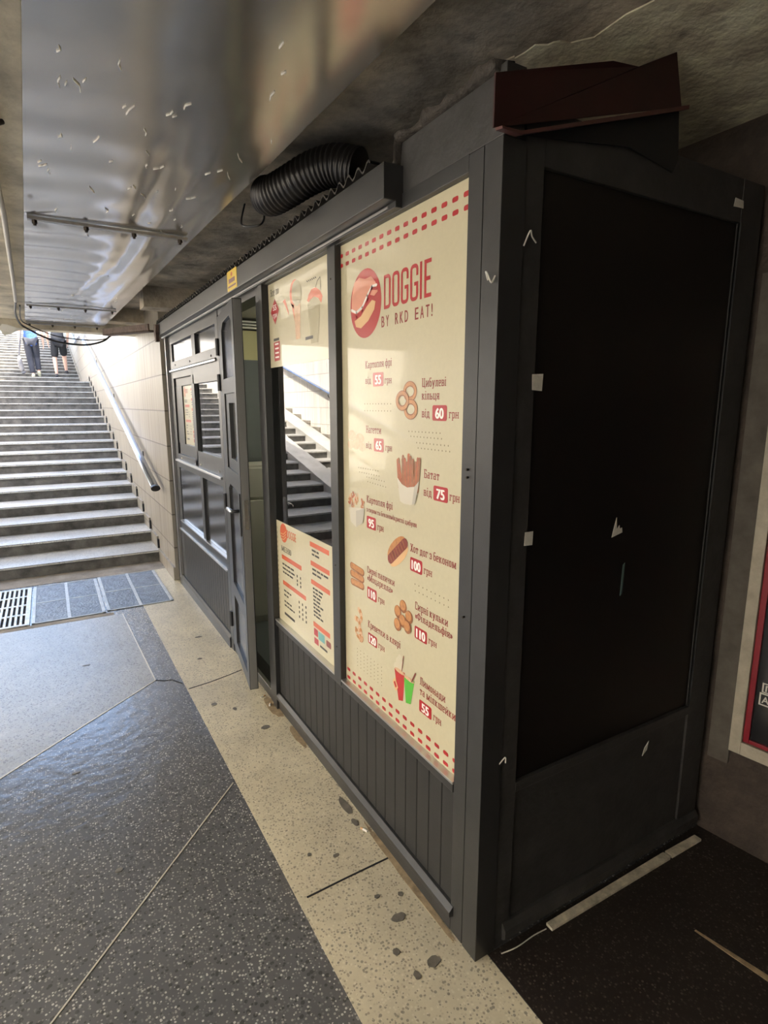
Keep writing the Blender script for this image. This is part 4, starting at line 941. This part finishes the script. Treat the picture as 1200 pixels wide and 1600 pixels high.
menu('menu_sheet', 'small cream menu sheet in the far left sash window', 3.655, 3.22, 1.248, 1.692, .0325)

# yellow notice on the header
o = empty('notice_sticker', (0, 0, 0), 'small yellow notice sticker on the kiosk header above the door', 'sticker')
MB().box(-.0595, -.058, 1.795, 1.958, 2.104, 2.196).build('sheet', 'yellow', o)
pr = Print().slot(0).ell(1.877, 2.176, .014, .010, -.060); pr.slot(1).rrect(1.825, 1.93, 2.138, 2.158, .002, -.060).rrect(1.81, 1.945, 2.118, 2.126, .001, -.060); pr.build('print', ['orange', 'ink'], o)

# small scraps of tape on the kiosk's near corner and side
def scrap(name, label, pts, y, mt='scrap', cat='scrap'):
    return tag(MB().prism([(a, y, b) for a, b in pts], (0, .0012, 0)).build(name, mt), label, cat)
scrap('tape_scrap', 'square of white tape on the upper left of the dark side panel', [(.120, 1.585), (.152, 1.583), (.154, 1.624), (.118, 1.622)], .0015)
scrap('tape_scrap', 'square of white tape lower on the stile beside the dark side panel', [(.117, 1.197), (.145, 1.196), (.146, 1.232), (.118, 1.232)], .0013)
scrap('paper_scrap', 'torn white paper shred in the middle of the dark side panel', [(.468, 1.175), (.513, 1.185), (.510, 1.200), (.502, 1.197), (.498, 1.208), (.488, 1.196), (.484, 1.232), (.476, 1.205)], .0125)
scrap('paint_smear', 'long green grey paint smear under the torn paper shred', [(.525, .99), (.534, .995), (.536, 1.09), (.528, 1.085)], .0125, 'greenmark', 'smear')
scrap('tape_scrap', 'little white chip on the low black panel of the kiosk side', [(.700, .405), (.722, .42), (.728, .45), (.708, .432)], .0085)
scrap('tape_scrap', 'white tape bit at the top far corner of the kiosk side', [(.885, 2.118), (.935, 2.120), (.932, 2.14), (.89, 2.142)], .0015)
tag(MB().tube(catmull([(.072, .001, 1.905), (.078, -.012, 1.935), (.088, -.008, 1.925), (.105, -.004, 1.915)], 5), .0018, 6).build('thread', 'scrap'), 'white thread sticking out high on the kiosk corner', 'thread')
tag(MB().tube(catmull([(.062, .001, .60), (.070, -.012, .625), (.076, -.008, .605)], 5), .0018, 6).build('thread', 'scrap'), 'white thread sticking out low on the kiosk corner', 'thread')
tag(MB().tube(catmull([(-.001, .035, 1.83), (-.012, .03, 1.845), (-.016, .02, 1.84), (-.010, .012, 1.82), (-.001, .01, 1.835)], 5), .002, 6).build('wire_end', 'scrap'), 'curled wire end on the kiosk corner post beside the poster', 'wire')
# plastic trim lying along the foot of the kiosk side
o = empty('plastic_trim', (.26, -.03, 0), 'dirty white plastic trim lying on the floor along the kiosk side', 'trim')
MB().prism([(0, -.012, .002), (.56, -.022, .002), (.56, .006, .002), (0, .012, .002)], (0, 0, .010)).build('strip', 'striptrim', o, .001)
MB().prism([(.57, -.022, .002), (.735, -.026, .002), (.735, .0, .002), (.57, .006, .002)], (0, 0, .009)).build('strip', 'striptrim', o, .001)
tag(MB().tube(catmull([(.08, -.02, .004), (.13, -.03, .008), (.20, -.025, .004), (.25, -.028, .004)], 5), .0018, 6).build('wire_end', 'scrap'), 'thin white wire on the floor between the kiosk corner and the plastic trim', 'wire')
# litter
def butt(x, y, rz, label, L=.03):
    o = empty('cigarette_butt', (x, y, .0055), label, 'cigarette butt', 'cigarette butts along the kiosk', rz)
    MB().tube([(-L / 2, 0, 0), (L * .15, 0, 0)], .004, 8).build('paper', 'wprint', o); MB().tube([(L * .15, 0, 0), (L / 2, 0, 0)], .0041, 8).build('filter', 'f_tan', o)
butt(-.030, .605, 2.0, 'cigarette butt on the cream strip in front of the big price poster')
butt(-.035, 1.745, .4, 'cigarette butt by the foot of the open door, farther of the two there')
butt(-.030, 1.645, 1.1, 'cigarette butt below the post beside the open door')

# ------------------------------------------------------------------ framed window at the right edge
o = struct(empty('window_1', SA), 'white framed window with a dark red inner frame at the right edge')
ROT = Matrix((SD, (0, 0, 1), SN)).transposed().to_4x4()
def wbox(name, mt, s0, s1, z0, z1, d0, d1, bevel=.002):
    c = MB(); c.box(s0, s1, z0, z1, d0, d1); c.v = [tuple(ROT @ Vector(v)) for v in c.v]; return c.build(name, mt, o, bevel)
W0, Z0, WW, ZT = .058, .362, 1.3, 1.75
for nm, a in (('frame', (W0, W0 + .036, Z0, ZT)), ('frame', (W0 + WW - .036, W0 + WW, Z0, ZT)), ('frame', (W0 + .036, W0 + WW - .036, Z0, Z0 + .046)), ('frame', (W0 + .036, W0 + WW - .036, ZT - .04, ZT))): wbox(nm, 'fr_white', *a, .0, .022)
for a in ((W0 + .038, W0 + .056, Z0 + .048, ZT - .042), (W0 + WW - .056, W0 + WW - .038, Z0 + .048, ZT - .042), (W0 + .056, W0 + WW - .056, Z0 + .048, Z0 + .062), (W0 + .056, W0 + WW - .056, ZT - .06, ZT - .042)): wbox('sash', 'fr_red', *a, .0, .014)
wbox('pane', 'shopglass', W0 + .05, W0 + WW - .05, Z0 + .055, ZT - .05, .002, .006, 0)
wbox('side_reveal', 'reveal', -.01, W0, Z0 - .06, ZT + .2, .0, .012)
def wtext(s, s0, z, wd, h, d, mt, name, par):
    vs, fs = glyph_mesh(s, .02); x0 = min(v.x for v in vs); x1 = max(v.x for v in vs); q = MB()
    q.add([tuple(ROT @ Vector((s0 + (v.x - x0) * wd / (x1 - x0), z + v.y * h / CAP, d))) for v in vs], fs); return q.build(name, mt, par)
g = wbox('letter_plate', 'scrap', .126, .200, .560, .604, .0062, .0072, 0); g2 = wbox('letter_backing', 'black', .131, .200, .565, .599, .0073, .0078, 0)
wtext('A', .134, .570, .022, .024, .0082, 'scrap', 'letter', o)
wbox('letter_plate', 'scrap', .131, .200, .606, .640, .0062, .0072, 0); wbox('letter_backing', 'black', .136, .200, .610, .636, .0073, .0078, 0)
wtext('Г', .141, .613, .018, .02, .0082, 'scrap', 'letter', o)

# ------------------------------------------------------------------ people on the upper flight
def skin_mesh(verts, edges, radii, name, mt, parent, sub=2):
    me = bpy.data.meshes.new(name); me.from_pydata([tuple(v) for v in verts], edges, [])
    ob = bpy.data.objects.new(name, me); col.objects.link(ob)
    md = ob.modifiers.new('skin', 'SKIN'); md.branch_smoothing = .6
    for i, r in enumerate(radii):
        sv = me.skin_vertices[0].data[i]; sv.radius = (r, r) if not isinstance(r, tuple) else r; sv.use_root = (i == 0)
    ob.modifiers.new('sub', 'SUBSURF').levels = sub
    dg = bpy.context.evaluated_depsgraph_get(); m2 = bpy.data.meshes.new_from_object(ob.evaluated_get(dg))
    bpy.data.objects.remove(ob)
    m2.materials.clear(); m2.materials.append(M[mt])
    for p in m2.polygons: p.use_smooth = True; p.material_index = 0
    o = bpy.data.objects.new(name, m2); col.objects.link(o); o.parent = parent
    return o
def chain(pts, rad):
    return [Vector(p) for p in pts], [(i, i + 1) for i in range(len(pts) - 1)], rad
def hand_pts(wr, d, side):
    d = Vector(d).normalized(); f = Vector((0, 1, 0)); out = []
    palm = Vector(wr) + d * .05
    res = [(palm, .026)]
    fingers = []
    for q, L in zip((-.028, -.010, .010, .027), (.065, .078, .074, .056)):
        b = palm + d * .035 + f * q; fingers.append([b, b + d * L * .5 + Vector((-side * .006, 0, 0)), b + d * L + Vector((-side * .020, 0, 0))])
    th = palm - d * .012 + f * .032
    fingers.append([th, th + d * .03 + f * .018, th + d * .055 + f * .016])
    return palm, fingers
def person(loc, label, J, cloth):
    """J: joints in local metres, back to the viewer (+y ahead)"""
    o = empty('person', loc, label, 'person')
    V = []; E = []; Rr = []
    def add(p, r, par=None):
        V.append(Vector(p)); Rr.append(r); i = len(V) - 1
        if par is not None: E.append((par, i))
        return i
    pel = add(J['pel'], (.145, .105)); wa = add(J['waist'], (.130, .095), pel); ch = add(J['chest'], (.150, .105), wa); nk0 = add(J['neck'], .055, ch)
    nk = add(Vector(J['neck']) + Vector((0, .01, .07)), .05, nk0); h1 = add(J['head'], (.072, .088), nk); h2 = add(Vector(J['head']) + Vector((0, .01, .09)), (.074, .092), h1)
    for sd in ('L', 'R'):
        s = -1 if sd == 'L' else 1
        a = add(J['sh' + sd], .056, ch); b = add(J['el' + sd], .042, a); c = add(J['wr' + sd], .028, b)
        pm, fg = hand_pts(J['wr' + sd], Vector(J['wr' + sd]) - Vector(J['el' + sd]), s); pi = add(pm, .027, c)
        for f in fg:
            q = pi
            for n_, pnt in enumerate(f): q = add(pnt, (.0098, .009, .0078)[n_], q)
        a = add(J['hip' + sd], .088, pel); b = add(J['kn' + sd], .056, a); m_ = Vector(J['kn' + sd]).lerp(Vector(J['an' + sd]), .32); m_ = add(m_ + Vector((0, -.015, 0)), .055, b); c = add(J['an' + sd], .034, m_); add(J['toe' + sd], .034, c)
    skin_mesh(V, E, Rr, 'body', 'skin', o)
    # face on the far side, ears
    hd = Vector(J['head']) + Vector((0, 0, .055))
    f = MB(); f.tube([hd + Vector((0, .085, .01)), hd + Vector((0, .112, -.02)), hd + Vector((0, .09, -.03))], [.008, .014, .01], 8)
    f.build('nose', 'skin', o, 0, True)
    for s in (-1, 1):
        MB().tube([hd + Vector((s * .074, .0, .02)), hd + Vector((s * .088, -.006, .0)), hd + Vector((s * .078, 0, -.03))], [.010, .016, .008], 8).build('ear', 'skin', o, 0, True)
        MB().tube([hd + Vector((s * .032, .078, .02)), hd + Vector((s * .032, .092, .02))], .009, 10).build('eye', 'wprint', o, 0, True)
    MB().tube([hd + Vector((-.024, .092, -.055)), hd + Vector((.024, .092, -.055))], .006, 8).build('mouth', 'f_pink', o, 0, True)
    v, e, r = chain([hd + Vector((0, -.028, -.05)), hd + Vector((0, -.028, .02)), hd + Vector((0, .0, .065)), hd + Vector((0, .05, .075))], [.078, .090, .086, .05])
    skin_mesh(v, e, r, 'hair', cloth['hair'], o)
    # shirt
    V, E, Rr = [], [], []
    hem = add((J['pel'][0], J['pel'][1], cloth['hem']), (.198, .158)); w_ = add(J['waist'], (.165, .125), hem); c_ = add(J['chest'], (.178, .128), w_)
    for sd in 'LR':
        a = add(J['sh' + sd], .078, c_); add(Vector(J['sh' + sd]).lerp(Vector(J['el' + sd]), .75), .066, a)
    add(Vector(J['neck']) - Vector((0, 0, .01)), .075, c_)
    skin_mesh(V, E, Rr, 'shirt', cloth['shirt'], o)
    # trousers or shorts
    V, E, Rr = [], [], []
    p_ = add(J['pel'], (.150, .118))
    for sd in 'LR':
        hp, kn, an = Vector(J['hip' + sd]), Vector(J['kn' + sd]), Vector(J['an' + sd])
        a = add(hp, .112, p_); b = add(kn if cloth['long'] else hp.lerp(kn, .97), .084 if cloth['long'] else .094, a)
        if cloth['long']: add(kn.lerp(an, .55), .076, b); add(an + Vector((0, 0, .015)), .070, len(V) - 1)
    skin_mesh(V, E, Rr, 'trousers' if cloth['long'] else 'shorts', cloth['legs'], o)
    for sd in 'LR':
        an, toe = Vector(J['an' + sd]), Vector(J['toe' + sd]); dr = (toe - an); dr.z *= .5
        v, e, r = chain([an - dr * .28 - Vector((0, 0, .02)), an + dr * .35 - Vector((0, 0, .028)), toe + dr * .25 - Vector((0, 0, .0))], [(.040, .046), (.045, .045), (.036, .030)])
        skin_mesh(v, e, r, 'shoe', cloth['shoe'], o)
    return o
F = Z1 + 2 * RISE     # tread level of the second step of the upper flight
person((-1.07, 16.68, F), 'person in blue patterned shirt and dark trousers climbing the stairs, left of two',
       dict(pel=(0, 0, .93), waist=(0, .01, 1.10), chest=(0, .03, 1.32), neck=(0, .04, 1.47), head=(0, .07, 1.60),
            shL=(-.19, .02, 1.40), elL=(-.25, -.03, 1.13), wrL=(-.25, .02, .89), shR=(.19, .02, 1.40), elR=(.26, -.02, 1.13), wrR=(.27, .06, .88),
            hipL=(-.085, 0, .90), knL=(-.06, .05, .48), anL=(-.02, -.03, .075), toeL=(-.03, .12, .03),
            hipR=(.085, .0, .90), knR=(.09, .16, .52), anR=(.11, .08, .16), toeR=(.12, .20, .05)),
       dict(hem=.755, shirt='shirt', legs='trousers', long=True, hair='hair2', shoe='shoe'))
person((-.46, 16.68, F), 'person in black knee shorts and dark trainers climbing the stairs, right of two',
       dict(pel=(0, 0, .93), waist=(0, .01, 1.10), chest=(0, .03, 1.33), neck=(0, .04, 1.48), head=(0, .07, 1.61),
            shL=(-.19, .02, 1.41), elL=(-.24, -.03, 1.14), wrL=(-.23, .06, .91), shR=(.19, .02, 1.41), elR=(.24, .0, 1.14), wrR=(.22, .1, .92),
            hipL=(-.085, 0, .90), knL=(-.11, .03, .48), anL=(-.10, -.05, .085), toeL=(-.10, .10, .03),
            hipR=(.085, .0, .90), knR=(.12, .24, .56), anR=(.14, .30, .20), toeR=(.16, .44, .143)),
       dict(hem=.86, shirt='tshirt', legs='shorts', long=False, hair='hair', shoe='shoe2'))
o = empty('shoulder_bag', (-1.36, 16.62, F + .12), 'long grey bag hanging at the left side of the person in blue', 'bag')
v, e, r = chain([(.05, 0, .0), (.015, 0, .14), (.0, 0, .30), (.0, .0, .42)], [(.085, .06), (.10, .07), (.085, .06), (.04, .03)])
skin_mesh(v, e, r, 'body', 'bag', o)
MB().tube(catmull([(.0, 0, .42), (.03, -.01, .6), (.09, -.02, .95), (.14, -.03, 1.2), (.17, .02, 1.33)], 6), .018, 8).build('strap', 'strap', o, 0, True)
MB().tube([(.02, -.06, -.03), (.11, -.06, .0)], .03, 8).build('base_patch', 'strap', o, 0, True)
